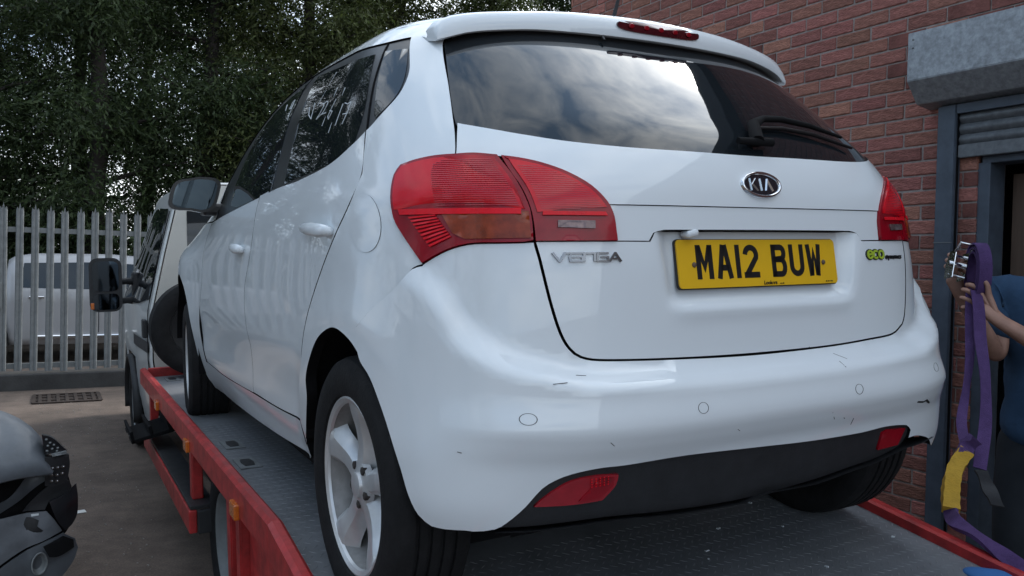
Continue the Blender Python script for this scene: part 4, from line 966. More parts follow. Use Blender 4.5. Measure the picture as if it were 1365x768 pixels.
for _ in range(14):
    x, y = rr.uniform(0.1, 0.9), rr.uniform(-1.1, -0.1)
    bm_box(bm, (x, y, bed_z(y) + 0.002), (rr.uniform(.004, .016), rr.uniform(.004, .012), 0.003), Matrix.Rotation(rr.uniform(0, 3), 3, 'Z'))
bmobj('paint_flakes', bm, M['chalk'], deck)['kind'] = 'stuff'
prism('deck_edge', [(-1.9, -1.9 * KS - 0.05), (-1.9, -1.9 * KS - 0.004), (0, -0.004), (3.56, -0.004), (3.56, -0.06), (0, -0.06)], -0.93, 0.93, M['black'], truck)
# side rails: the flat part and the sloping tail
def rail(sg, y0, y1, name='side_rail'):
    pts = lambda y, s_=0: None
    prof = [(-0.925, 0.002), (-0.925, 0.048), (-0.935, 0.056), (-0.955, 0.056), (-0.968, 0.046), (-0.968, -0.045), (-0.925, -0.045)]
    bm = bmesh.new(); A = []
    for y in (y0, y1):
        A.append([bm.verts.new((sg * -x if sg > 0 else x, y, z + bed_z(y))) for x, z in prof])
    n = len(prof)
    for k in range(n): bm.faces.new((A[0][k], A[0][(k + 1) % n], A[1][(k + 1) % n], A[1][k]))
    bm.faces.new(A[0]); bm.faces.new(A[1])
    return bmobj(name, bm, M['red'], truck)
rail(-1, 0.001, 3.62); rail(-1, -1.9, -0.001)
def low_rail(y0, y1):
    bm = bmesh.new(); prof = [(0.930, -0.06), (0.930, 0.030), (0.945, 0.034), (0.972, 0.034), (0.972, -0.06)]; A = []
    for y in (y0, y1): A.append([bm.verts.new((x, y, z + bed_z(y))) for x, z in prof])
    n = len(prof)
    for k in range(n): bm.faces.new((A[0][k], A[0][(k + 1) % n], A[1][(k + 1) % n], A[1][k]))
    bm.faces.new(A[0]); bm.faces.new(A[1]); bmobj('side_rail', bm, M['red'], truck)
low_rail(0.001, 3.62); low_rail(-1.9, -0.001)
# dark rubbing strip and light channel outside the right rail
prism('rubbing_strip', [(-1.9, -1.9 * KS - 0.03), (0, -0.03), (3.6, -0.03), (3.6, -0.10), (0, -0.10), (-1.9, -1.9 * KS - 0.10)], 0.974, 0.990, M['black'], truck)
box('front_rail', (0, 3.60, 0.022), (1.84, 0.04, 0.068), M['red'], truck, bev=0.006)
# tie-down pockets
for x, y in ((-0.824, 1.265), (-0.835, 0.91), (-0.80, 3.38), (0.82, 1.26), (0.83, 0.9)):
    t = prism('tie_down_plate', [(x - 0.04, y - 0.085), (x + 0.04, y - 0.085), (x + 0.04, y + 0.085), (x - 0.04, y + 0.085)], 0.0005, 0.005, M['steel'], truck, axis=2, bev=0.001)
    prism('tie_down_slot', [(x - 0.018, y - 0.055), (x + 0.018, y - 0.055), (x + 0.024, y), (x + 0.018, y + 0.055), (x - 0.018, y + 0.055), (x - 0.024, y)], 0.0055, 0.0065, M['black'], t, axis=2)
# posts, guard bars and gussets under the rail
for y, x0, zl in ((3.45, -0.905, -0.33), (1.72, -0.905, -0.33)):
    box('rail_post', (x0, y, (zl - 0.05) / 2), (0.05, 0.07, -zl - 0.05), M['red'], truck, bev=0.006)
gb = box('side_guard', (-0.945, 2.56, -0.40), (0.035, 1.98, 0.105), M['red'], truck, bev=0.006)
box('guard_step', (-0.90, 2.56, -0.338), (0.11, 1.96, 0.018), M['black'], gb, bev=0.003)
box('guard_end', (-0.895, 1.565, -0.40), (0.062, 0.03, 0.105), M['black'], gb, bev=0.004)
for y in (0.66, 0.50):
    prism('rail_post', [(y - 0.035, -0.05), (y + 0.035, -0.05), (y + 0.02, -0.62), (y - 0.04, -0.62)], -0.955, -0.905, M['red'], truck, bev=0.005)
prism('mudguard_panel', [(0.45, -0.05), (0.45, -0.6), (-0.55, -0.6), (-0.55, -0.55 * KS - 0.05), (0, -0.05)], -0.925, -0.915, M['red'], truck)
g2 = box('side_guard', (-0.93, 0.22, -0.50), (0.035, 0.80, 0.11), M['red'], truck, bev=0.006)
box('guard_step', (-0.885, 0.22, -0.434), (0.10, 0.80, 0.018), M['black'], g2, bev=0.003)
# chassis
for x in (-0.38, 0.38): box('chassis_rail', (x, 2.75, -0.22), (0.07, 5.5, 0.18), M['dark'], truck, bev=0.004)
for y in (-0.8, 0.1, 0.95, 1.9, 2.7, 3.4): box('cross_bearer', (0, y, -0.10 + bed_z(y)), (1.82, 0.06, 0.09), M['dark'], truck, bev=0.003)
box('fuel_tank', (-0.55, 2.3, -0.32), (0.36, 0.8, 0.32), M['black'], truck, bev=0.03)
for y in (1.5, 0.44, 2.62):
    o = box('marker_lamp', (-0.974, y, -0.030), (0.020, 0.085, 0.052), M['orange'], truck, bev=0.005)
# step tray sticking out beside the cab
st = box('step_tray', (-0.965, 3.05, -0.245), (0.26, 0.42, 0.022), M['matt'], truck, bev=0.004, rot=Matrix.Rotation(R(-12), 3, 'Y'))
for k in range(3): box('tray_lip', (-1.085 + k * 0.10, 3.05, -0.245 + k * 0.024), (0.016, 0.42, 0.07), M['matt'], st, bev=0.003, rot=Matrix.Rotation(R(-12), 3, 'Y'))
for y in (2.93, 3.0): box('tray_catch', (-1.095, y, -0.26), (0.008, 0.022, 0.032), M['chrome'], st, bev=0.002)
# truck wheels
def truck_wheel(x, y, sg, R_=0.345, rim=True):
    root = bpy.data.objects.new('wheel', None); COL.objects.link(root); root.parent = truck; root.location = (x, y, GZ + R_)
    bm = bmesh.new(); W2 = 0.10
    prof = [(0.075, 0.215), (0.090, 0.23), (0.10, 0.265), (0.096, 0.31), (0.085, 0.335), (0.07, R_ - 0.002)]
    for g in (0.04, 0.0, -0.04): prof += [(g + 0.007, R_), (g + 0.005, R_ - 0.01), (g - 0.005, R_ - 0.01), (g - 0.007, R_)]
    prof += [(-a, b) for a, b in prof[:6][::-1]]
    bm_lathe(bm, prof, 56, (0, 0, 0), sg); bmobj('tyre', bm, M['rubber'], root, True, autosm=32)
    bm = bmesh.new()
    bm_lathe(bm, [(0.078, 0.218), (0.084, 0.216), (0.075, 0.205), (0.03, 0.195), (0.0, 0.185), (-0.01, 0.16), (0.02, 0.10), (0.035, 0.085), (0.05, 0.06), (0.07, 0.055), (0.075, 0.0)], 40, (0, 0, 0), sg)
    r = bmobj('rim', bm, M['steel'], root, True, autosm=40)
    for k in range(6):
        a = 2 * PI * k / 6; bm = bmesh.new(); bm_lathe(bm, [(0.02, 0.012), (0.045, 0.012), (0.047, 0.0)], 6, (0, 0.085 * math.cos(a), 0.085 * math.sin(a)), sg); bmobj('wheel_nut', bm, M['alloy_dark'], r)
for x, y in ((-0.775, 1.30), (0.775, 1.30), (-0.80, 5.15), (0.80, 5.15)): truck_wheel(x, y, -1 if x < 0 else 1)
# cab: sections from floor to roof, lofted along its length
def cab_section(y):
    """left half outline (x, z) from roof centre down to the sill at station y"""
    t = ss(4.75, 5.7, np.array(y)); top = 1.33 - 0.42 * float(ss(5.0, 6.0, np.array(y))) - 0.55 * float(ss(5.5, 6.9, np.array(y)))
    bw = 0.875 + 0.02 * float(ss(3.85, 4.6, np.array(y))) - 0.10 * float(ss(5.6, 6.9, np.array(y)))
    tw = 0.715 - 0.03 * float(t)
    belt = 0.42
    top = max(top, belt + 0.02)
    k = (top - belt) / (1.33 - belt); tw = bw - (bw - tw) * k - 0.02
    r = 0.10 * k + 0.01
    o = [(0, top)] + [(tw - r - 0.02, top - 0.012)] + [(tw - r + r * math.sin(a) - 0.01, top - 0.02 - r * 0.85 + r * 0.85 * math.cos(a)) for a in np.linspace(0.15, PI / 2 - 0.12, 7)]
    o += [(bw - (bw - tw) * 0.5, belt + (top - r - belt) * 0.5), (bw - 0.006, belt + 0.02), (bw, belt - 0.06), (bw + 0.004, belt - 0.35), (bw - 0.004, 0.0), (bw - 0.02, -0.28), (bw - 0.05, -0.46)]
    return o
def loft_cab():
    ys = np.r_[3.845, 3.86, 3.92, np.linspace(4.0, 6.95, 36)]; vv = []; ff = []; n = 0
    for i, y in enumerate(ys):
        h = cab_section(y); ringr = [(-a, z) for a, z in h[::-1]] + [(a, z) for a, z in h[1:]]
        if i == 0: ringr = [(a * 0.985, 0.45 + (z - 0.45) * 0.985) for a, z in ringr]
        n = len(ringr); vv += [(a, y, z) for a, z in ringr]
        if i:
            for k in range(n - 1): ff.append(((i - 1) * n + k, i * n + k, i * n + k + 1, (i - 1) * n + k + 1))
    ff.append(tuple(range((len(ys) - 1) * n, len(ys) * n))[::-1])
    keep = []
    for q in ff:
        c = np.mean([vv[i] for i in q], 0)
        if c[2] < -0.02 and math.hypot(c[1] - 5.15, c[2] - (GZ + 0.345)) < 0.42 and abs(c[0]) > 0.5: continue
        keep.append(q)
    o = pyobj('cab_body', vv, keep, M['cab'], truck, True); o.data.set_sharp_from_angle(angle=R(35)); return o
cabo = loft_cab()
h = cab_section(3.86)
back = [(-a * 0.975, 0.45 + (z - 0.45) * 0.975) for a, z in h[::-1]] + [(a * 0.975, 0.45 + (z - 0.45) * 0.975) for a, z in h[1:]]
prism('back_panel', back, 3.838, 3.85, M['cream'], truck, axis=1, bev=0.003)
prism('back_window', rrect(1.16, 0.40, 0.06) and [(a - 0.03, b + 0.96) for a, b in rrect(1.18, 0.40, 0.06)], 3.832, 3.837, M['glass'], truck, axis=1)
for x in (-0.55, -0.2, 0.2, 0.55): box('panel_rib', (x, 3.834, 0.36), (0.05, 0.012, 0.55), M['cream'], truck, bev=0.004)
for sg in (-1, 1):
    # door window, black pillars, door seam, handle
    def sidex(y, z):
        h = cab_section(y); zs = [p[1] for p in h[2:]][::-1]; xs = [p[0] for p in h[2:]][::-1]
        return float(np.interp(z, zs, xs))
    def sidepanel(name, poly, m, off):
        poly = dens_poly(np.array(poly), 0.05, 1.0, 30); vv2, f2 = fill(poly, 0.08, 1.0)
        P3 = np.array([(sg * (sidex(y, z) + off), y, z) for y, z in vv2])
        tri = P3[f2]; fn = np.cross(tri[:, 1] - tri[:, 0], tri[:, 2] - tri[:, 0]); f2 = f2.copy(); fl_ = fn[:, 0] * sg < 0; f2[fl_] = f2[fl_][:, ::-1]
        return pyobj(name, P3, f2, m, truck, True)
    sidepanel('door_window', [(3.98, 0.50), (4.05, 1.14), (4.85, 1.16), (5.25, 0.98), (5.75, 0.55), (5.7, 0.44), (4.6, 0.44)], M['glass'], 0.006)
    sidepanel('rub_strip', [(3.9, 0.12), (3.9, 0.20), (4.72, 0.20), (4.72, 0.12)], M['black'], 0.012)
    box('cab_door_handle', (sg * (sidex(4.02, 0.30) + 0.016), 4.04, 0.285), (0.03, 0.10, 0.13), M['black'], truck, bev=0.008)
    bm = bmesh.new()
    bm_tube(bm, [(sg * (sidex(3.96, z) + 0.003), 3.96, z) for z in np.linspace(1.12, -0.40, 14)], 0.004, 6)
    bmobj('door_seam', bm, M['dark'], truck)
    rg = []; bm = bmesh.new()
    for x in (0.86, 0.925):
        rg.append([bm.verts.new((sg * x, 5.15 + 0.42 * math.cos(a), GZ + 0.345 + 0.42 * math.sin(a))) for a in np.linspace(-0.2, PI + 0.2, 24)])
    for k in range(23): bm.faces.new((rg[0][k], rg[0][k + 1], rg[1][k + 1], rg[1][k]))
    oo = bmobj('arch_trim', bm, M['black'], truck, True)
    s_ = oo.modifiers.new('thick', 'SOLIDIFY'); s_.thickness = 0.035
    bm = bmesh.new(); r0 = [bm.verts.new((sg * 0.45, 5.15 + 0.41 * math.cos(a), GZ + 0.345 + 0.41 * math.sin(a))) for a in np.linspace(-0.2, PI + 0.2, 24)]
    r1 = [bm.verts.new((sg * 0.88, 5.15 + 0.41 * math.cos(a), GZ + 0.345 + 0.41 * math.sin(a))) for a in np.linspace(-0.2, PI + 0.2, 24)]
    for k in range(23): bm.faces.new((r0[k], r0[k + 1], r1[k + 1], r1[k]))
    bm.faces.new(r0); bmobj('arch_liner', bm, M['dark'], truck)
    # towing mirror on two arms
    mr = bpy.data.objects.new('wing_mirror', None); COL.objects.link(mr); mr.parent = truck; mr.location = (sg * 1.085, 4.88, 0.575)
    bm = bmesh.new(); rings = []
    for t in np.linspace(0, 1, 6):
        sc = (1 - 0.45 * t ** 2.2); rings.append([bm.verts.new((sg * a * sc, 0.11 * t, b * sc)) for a, b in rrect(0.235, 0.425, 0.065, 5)])
    n = len(rings[0])
    for a, b in zip(rings[:-1], rings[1:]):
        for k in range(n): bm.faces.new((a[k], a[(k + 1) % n], b[(k + 1) % n], b[k]))
    bm.faces.new(rings[0]); bm.faces.new(rings[-1]); bmobj('mirror_housing', bm, M['black'], mr, True, autosm=40)
    prism('mirror_glass', [(a * sg, b + 0.068) for a, b in rrect(0.185, 0.235, 0.045)], -0.006, -0.001, M['mirror'], mr, axis=1)
    prism('mirror_glass', [(a * sg, b - 0.132) for a, b in rrect(0.185, 0.125, 0.035)], -0.007, -0.001, M['mirror'], mr, axis=1, label='small convex lower mirror')
    box('mirror_indicator', (sg * -0.095 * -1 if sg > 0 else -0.098, -0.004, -0.165), (0.025, 0.014, 0.05), M['orange'], mr, bev=0.004)
    for z, dz in ((0.595, 0.0), (0.44, 0.0)):
        tube('mirror_arm', [(sg * 1.02, 4.93, z), (sg * 0.93, 4.96, z + 0.005), (sg * 0.84, 4.99, z)], [0.03, 0.026, 0.04], M['black'], truck, 10)
    box('mirror_mount', (sg * 0.862, 5.0, 0.50), (0.05, 0.13, 0.34), M['black'], truck, bev=0.015)
# ================================================================ loose wheel on the deck behind the cab
spare = empty('loose_tyre', 'black car tyre standing on the deck between cab and white car', 'tyre', mw=MT @ Matrix.Translation((-0.60, 3.46, 0.0)))
bm = bmesh.new()
prof = [(0.075, 0.20), (0.092, 0.225), (0.10, 0.262), (0.096, 0.298), (0.082, 0.318), (0.03, 0.322), (-0.03, 0.322), (-0.082, 0.318), (-0.096, 0.298), (-0.10, 0.262), (-0.092, 0.225), (-0.075, 0.20)]
bm_lathe(bm, prof, 64)
o = bmobj('tyre', bm, M['rubber'], spare, True, autosm=40); o.rotation_euler = (0, 0, R(90)); o.location = (0, 0, 0.323)
bm = bmesh.new(); bm_lathe(bm, [(0.075, 0.203), (0.02, 0.19), (-0.02, 0.185), (-0.05, 0.12), (-0.045, 0.0)], 40)
o = bmobj('wheel_disc', bm, M['black'], spare, True, autosm=40); o.rotation_euler = (0, 0, R(-90)); o.location = (0, 0, 0.323)
# ================================================================ ground, kerb, drain
def grid_ground():
    vv = []; ff = []; xs = [-300, -60, -14, -6, -3, 0, 3, 6, 14, 60, 300]; ys = [-300, -60, -14, -6, 0, 3, 6, 9.86, 10.4, 20, 60, 300]
    for y in ys:
        for x in xs: vv.append((x, y, 0.0))
    n = len(xs)
    for j in range(len(ys) - 1):
        for i in range(n - 1): ff.append((j * n + i, j * n + i + 1, (j + 1) * n + i + 1, (j + 1) * n + i))
    return pyobj('ground', vv, ff, M['ground'])
g = grid_ground(); g['kind'] = 'structure'
k = box('kerb', (2.0, 10.02, 0.08), (34, 0.36, 0.22), M['concrete'], None, bev=0.015); k['kind'] = 'structure'
grate = empty('drain_grating', 'rusty iron drain grating set in the tarmac before the fence', 'drain', loc=(-1.30, 9.06, 0.0))
gm = mat('rusty_iron', (0.05, 0.036, 0.03), 0.8, metal=0.3, var=0.5, scale=12)
fr_ = bmesh.new()
for a, s_ in (((0, 0.30, 0.008), (0.66, 0.05, 0.016)), ((0, -0.30, 0.008), (0.66, 0.05, 0.016)), ((-0.32, 0, 0.008), (0.04, 0.56, 0.016)), ((0.32, 0, 0.008), (0.04, 0.56, 0.016)), ((0, 0, 0.002), (0.6, 0.56, 0.003))): bm_box(fr_, a, s_)
bmobj('grating_frame', fr_, gm, grate)
for i in range(7): box('grating_bar', (-0.26 + i * 0.0867, 0, 0.010), (0.035, 0.54, 0.012), gm, grate, bev=0.002)
for yy in (-0.12, 0.12): box('grating_bar', (0, yy, 0.0085), (0.6, 0.035, 0.010), gm, grate, bev=0.002)
tag(prism('paper_scrap', [(-1.36, 4.30), (-1.29, 4.31), (-1.30, 4.37), (-1.345, 4.36)], 0.002, 0.006, mat('white_scrap', (0.6, 0.6, 0.58), 0.8), None, axis=2), 'small white scrap of plastic on the tarmac by the damaged grey car', 'litter')
# ================================================================ palisade fence
fence = empty('palisade_fence', 'galvanised steel palisade fence with three-pointed pales on the kerb', 'fence', loc=(0, 9.93, 0.19))
pale_me = None
def pale_mesh():
    wv = 0.036; H_ = 1.98
    top = [(-0.036, H_ - 0.10), (-0.030, H_ - 0.02), (-0.022, H_ - 0.075), (-0.010, H_ - 0.055), (0.0, H_ + 0.02), (0.010, H_ - 0.055), (0.022, H_ - 0.075), (0.030, H_ - 0.02), (0.036, H_ - 0.10)]
    o = [(-0.034, 0.03)] + top + [(0.034, 0.03)]
    def yoff(x): return 0.0 if abs(x) > 0.028 else (-0.012 if abs(x) > 0.009 else -0.004)
    bm = bmesh.new(); n = len(o)
    # three strips folded to a W section, capped by the pointed head
    cols = [-0.040, -0.031, -0.014, 0.0, 0.014, 0.031, 0.040]; dep = [0.006, -0.010, -0.012, -0.003, -0.012, -0.010, 0.006]
    hts = [H_ - 0.085, H_ - 0.035, H_ - 0.060, H_ + 0.012, H_ - 0.060, H_ - 0.035, H_ - 0.085]
    fr0 = [bm.verts.new((x, y, 0.03)) for x, y in zip(cols, dep)]; fr1 = [bm.verts.new((x, y, h_)) for x, y, h_ in zip(cols, dep, hts)]
    bk0 = [bm.verts.new((x, y + 0.004, 0.03)) for x, y in zip(cols, dep)]; bk1 = [bm.verts.new((x, y + 0.004, h_)) for x, y, h_ in zip(cols, dep, hts)]
    for i in range(6):
        bm.faces.new((fr0[i], fr0[i + 1], fr1[i + 1], fr1[i])); bm.faces.new((bk0[i], bk1[i], bk1[i + 1], bk0[i + 1]))
        bm.faces.new((fr1[i], fr1[i + 1], bk1[i + 1], bk1[i]))
    bm.faces.new((fr0[0], fr1[0], bk1[0], bk0[0])); bm.faces.new((fr0[6], bk0[6], bk1[6], fr1[6]))
    me = bpy.data.meshes.new('pale'); bmesh.ops.recalc_face_normals(bm, faces=bm.faces); bm.to_mesh(me); bm.free(); me.materials.append(M['steel']); return me
pale_me = pale_mesh(); rp = random.Random(3)
for i in range(-16, 40):
    o = bpy.data.objects.new('pale', pale_me); COL.objects.link(o); o.parent = fence
    o.location = (-1.478 - 0.1575 * 0 + i * 0.1575, -0.03, rp.uniform(-0.012, 0.012)); o.rotation_euler = (rp.uniform(-.006, .006), rp.uniform(-.007, .007), rp.uniform(-.05, .05))
for z in (1.69, 0.09):
    prism('fence_rail', [(0.0, z - 0.03), (0.0, z + 0.03), (0.045, z + 0.03), (0.045, z + 0.024), (0.006, z + 0.024), (0.006, z - 0.03)], -4.2, 4.9, M['steel'], fence)
for x in (-3.55, -2.05, 0.72, 3.5):
    box('fence_post', (x, 0.085, 0.85), (0.10, 0.05, 2.0), M['steel'], fence, bev=0.002)
box('lock_box', (-2.02, -0.05, 0.92), (0.12, 0.05, 0.30), M['steel'], fence, bev=0.006)
# ================================================================ silver pickup behind the fence
pk = empty('pickup_truck', 'silver double-cab pickup parked side-on behind the palisade fence', 'pickup', loc=(0.55, 13.55, 0))
def car_loft(name, prof, m, parent, hw, tw, n=9):
    """side outline (x, z) given as top and bottom curves; cross sections with tumblehome"""
    xs = np.linspace(prof[0][0], prof[-1][0], 60); tp = np.interp(xs, [p[0] for p in prof], [p[2] for p in prof]); bt = np.interp(xs, [p[0] for p in prof], [p[1] for p in prof])
    vv = []; ff = []; m_ = 0
    for i, (x, t, b) in enumerate(zip(xs, tp, bt)):
        ring = []
        for u in np.linspace(0, 1, 14):
            z = b + (t - b) * u; zz = max(0, (z - 1.02) / 0.75)
            wv = hw - (hw - tw) * zz - 0.05 * max(0, (0.5 - z)) - 0.06 * ss(0.85, 1.0, np.array(u)) * (t > 1.2)
            e = min(1, min(abs(x - xs[0]), abs(x - xs[-1])) / 0.25 + 0.0); wv = wv * (0.86 + 0.14 * math.sqrt(max(0, 1 - (1 - e) ** 2)))
            ring.append((float(wv), z))
        full = [(-a, z) for a, z in ring] + [(a, z) for a, z in ring[::-1]]
        m_ = len(full); vv += [(x, a, z) for a, z in full]
        if i:
            for k_ in range(m_): ff.append(((i - 1) * m_ + k_, i * m_ + k_, i * m_ + (k_ + 1) % m_, (i - 1) * m_ + (k_ + 1) % m_))
    ff.append(tuple(range(m_))); ff.append(tuple(range((len(xs) - 1) * m_, len(xs) * m_)))
    return pyobj(name, vv, ff, m, parent, True)
car_loft('pickup_body', [(-2.62, 0.45, 1.0), (-2.58, 0.32, 1.46), (-2.50, 0.28, 1.57), (-2.2, 0.28, 1.625), (-1.2, 0.28, 1.64), (-0.6, 0.28, 1.60), (-0.1, 0.28, 1.42), (0.55, 0.34, 1.13), (1.6, 0.34, 1.08), (2.2, 0.36, 0.98), (2.4, 0.45, 0.8)], M['silver'], pk, 0.90, 0.70)
for sg in (-1,):
    pass
def pk_side(x, z): 
    return -(0.90 - 0.20 * max(0, (z - 1.02) / 0.75)) - 0.006
for nm, poly in (('side_window', [(-2.40, 1.12), (-2.34, 1.48), (-1.42, 1.51), (-1.40, 1.10)]), ('side_window', [(-1.30, 1.10), (-1.32, 1.51), (-0.62, 1.48), (-0.15, 1.32), (0.12, 1.12)])):
    vv = [(x, pk_side(x, z), z) for x, z in poly]; vv += [(x, y + 0.02, z) for x, y, z in vv]; n = len(poly)
    pyobj(nm, vv, [tuple(range(n))] + [(i, n + i, n + (i + 1) % n, (i + 1) % n) for i in range(n)], M['glass'], pk)
for x in (-2.18, -0.95): box('pickup_door_handle', (x, -0.915, 0.98), (0.20, 0.03, 0.035), M['chrome'], pk, bev=0.01)
box('side_step', (-0.9, -0.93, 0.40), (2.6, 0.08, 0.06), M['chrome'], pk, bev=0.02)
box('lower_sill', (-0.7, -0.86, 0.36), (3.5, 0.06, 0.12), M['black'], pk, bev=0.02)
for x in (-1.36, 0.28): tube('door_seam', [(x, pk_side(x, z) - 0.001, z) for z in np.linspace(0.45, 1.08, 6)], 0.005, M['dark'], pk, 6)
box('pickup_door_mirror', (0.20, -1.0, 1.18), (0.10, 0.20, 0.17), M['silver'], pk, bev=0.03)
for x in (-2.9, 1.75):
    for y in (-0.82, 0.82):
        bm = bmesh.new(); bm_lathe(bm, [(0.09, 0.0), (0.08, 0.2), (0.10, 0.23), (0.11, 0.30), (0.08, 0.37), (-0.08, 0.37), (-0.11, 0.3), (-0.1, 0.0)], 32)
        o = bmobj('pickup_wheel', bm, M['rubber'], pk, True, autosm=40); o.rotation_euler = (0, 0, R(90 if y > 0 else -90)); o.location = (x, y, 0.37)
bm = bmesh.new()
bm_prism(bm, [(-4.3, 0.45), (-4.3, 1.12), (-2.66, 1.12), (-2.66, 0.45)], -0.88, 0.88, 1); bmesh.ops.bevel(bm, geom=list(bm.edges), offset=0.05, segments=3, affect='EDGES')
bmobj('load_bed', bm, M['silver'], pk)
# ================================================================ brick building
WD = Vector((-0.0323, 0.99948, 0)); WN = Vector((-0.99948, -0.0323, 0)); WO = Vector((2.326, 1.377, 0))
MW = Matrix(((WD.x, -WN.x, 0, WO.x), (WD.y, -WN.y, 0, WO.y), (0, 0, 1, 0), (0, 0, 0, 1)))   # local u along the wall, v into it, z up
bld = empty('brick_building', 'red brick workshop building with recessed mortar joints beside the truck', 'building', mw=MW)
U_END = 3.056; U_DOOR = -0.335; Z_TOP = 4.45; Z_LINT = 2.18
DOOR_L = -2.6
rb = random.Random(11)
def brick_mesh(l):
    bm = bmesh.new(); bm_box(bm, (0, 0, 0), (l, 0.03, 0.065), None, 0.004, 1)
    for v_ in bm.verts:
        v_.co.x += rb.uniform(-.0014, .0014); v_.co.z += rb.uniform(-.0014, .0014)
        if v_.co.y < 0: v_.co.y += rb.uniform(-.0015, .0025)
    me = bpy.data.meshes.new('brick'); bmesh.ops.recalc_face_normals(bm, faces=bm.faces); bm.to_mesh(me); bm.free(); me.materials.append(M['brick']); return me
full = [brick_mesh(0.2025) for _ in range(6)]; half = [brick_mesh(0.0965) for _ in range(3)]
PIT = 0.2125; CZ = 0.0748; Z0C = 2.736 - 36 * CZ    # bed joints at 2.736 and every course below
vis, rest = [], []
def seen(u, z):
    if not (-0.25 < u < U_END): return None
    p = WO + WD * u + Vector((0, 0, z)); c = cam.matrix_world.inverted() @ p
    if c.z > -0.3: return None
    x = 0.5 + c.x / -c.z * 28.936 / 36; y = 0.5 + c.y / -c.z * 28.936 / 36 * 1365 / 768
    if not (-0.02 < x < 1.02 and -0.03 < y < 1.03): return None
    px, py = x * 1365, (1 - y) * 768
    sil = np.interp(px, [740, 820, 936, 1000, 1044, 1090, 1149, 1182, 1215, 1220, 1246], [5, 10, 30, 48, 100, 145, 208, 245, 300, 392, 470])
    if py > sil + 16 and px < 1246 and not (py > 575 and px > 1160): return None
    if px > 1205 and 40 < py < 125: return None
    return 1 / -c.z
for j in range(0, 88):
    z = Z0C + (j + 0.5) * CZ
    if z > Z_TOP: break
    u0 = 0.054 + (0.106 if j % 2 else 0.0)
    for i in range(-60, 18):
        u = u0 + i * PIT; a, b = u - 0.10125, u + 0.10125
        b = min(b, U_END)
        if z < Z_LINT + 0.06:
            if a < U_DOOR < b: a = U_DOOR
            elif a < DOOR_L < b: b = DOOR_L
            elif DOOR_L <= a and b <= U_DOOR: continue
        if b - a < 0.02: continue
        s_ = seen((a + b) / 2, z)
        (vis if s_ else rest).append((s_ or 0, (a + b) / 2, z, b - a))
vis.sort(key=lambda t: -t[0])
rest += vis[300:]; vis = vis[:300]
for s_, u, z, kind in vis:
    o = bpy.data.objects.new('brick', rb.choice(full if kind > 0.15 else half)); o.scale.x = kind / (0.2025 if kind > 0.15 else 0.0965); COL.objects.link(o); o.parent = bld
    o.location = (u, 0.015 + rb.uniform(-.0012, .0012), z); o.rotation_euler = (0, rb.uniform(-.004, .004) + (PI if rb.random() < .5 else 0), 0)
vv = []; ff = []
for s_, u, z, kind in rest:
    l = kind / 2; hz = 0.0325; y0 = rb.uniform(-.0012, .0012); b = len(vv)
    vv += [(u - l, y0, z - hz), (u + l, y0, z - hz), (u + l, y0, z + hz), (u - l, y0, z + hz), (u - l, 0.02, z - hz), (u + l, 0.02, z - hz), (u + l, 0.02, z + hz), (u - l, 0.02, z + hz)]
    ff += [(b, b + 1, b + 2, b + 3), (b, b + 4, b + 5, b + 1), (b + 1, b + 5, b + 6, b + 2), (b + 2, b + 6, b + 7, b + 3), (b + 3, b + 7, b + 4, b)]
rbm = mat('far_brick', (0.215, 0.078, 0.062), 0.9, var=0.5, scale=9, bump=0.6, bscale=55)
o = pyobj('brickwork', vv, ff, rbm, bld); o['kind'] = 'stuff'
def mort(u0, u1, z0, z1): bm_box(bmm, ((u0 + u1) / 2, 0.13, (z0 + z1) / 2), (u1 - u0, 0.246, z1 - z0))
bmm = bmesh.new()
mort(U_DOOR + 0.004, U_END - 0.003, 0, Z_TOP); mort(-12.5, DOOR_L, 0, Z_TOP); mort(DOOR_L + 0.001, U_DOOR + 0.003, Z_LINT + 0.05, Z_TOP)
bmobj('mortar_bed', bmm, M['mortar'], bld)
# end wall, floor plinth and roof edge
box('end_wall', (U_END - 0.12, 4.2, Z_TOP / 2), (0.235, 7.9, Z_TOP), rbm, bld, bev=0.0)
box('roof_edge', (-4.7, 0.10, Z_TOP + 0.09), (15.8, 0.45, 0.18), M['black'], bld, bev=0.01)
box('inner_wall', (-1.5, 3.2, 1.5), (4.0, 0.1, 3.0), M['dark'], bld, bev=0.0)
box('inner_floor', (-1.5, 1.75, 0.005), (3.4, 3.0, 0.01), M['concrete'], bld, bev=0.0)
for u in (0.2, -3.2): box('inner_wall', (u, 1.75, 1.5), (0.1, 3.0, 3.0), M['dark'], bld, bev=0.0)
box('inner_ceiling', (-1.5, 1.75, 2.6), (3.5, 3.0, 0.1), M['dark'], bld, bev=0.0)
# door frame, lining board and dark interior
box('door_frame', (-0.360, 0.075, 1.05), (0.062, 0.13, 2.1), M['blue_steel'], bld, bev=0.004)
box('door_frame', (-1.40, 0.075, 2.13), (2.1, 0.13, 0.07), M['blue_steel'], bld, bev=0.004)
box('door_lining', (-0.455, 0.20, 1.03), (0.10, 0.03, 2.05), M['wood'], bld, bev=0.003)
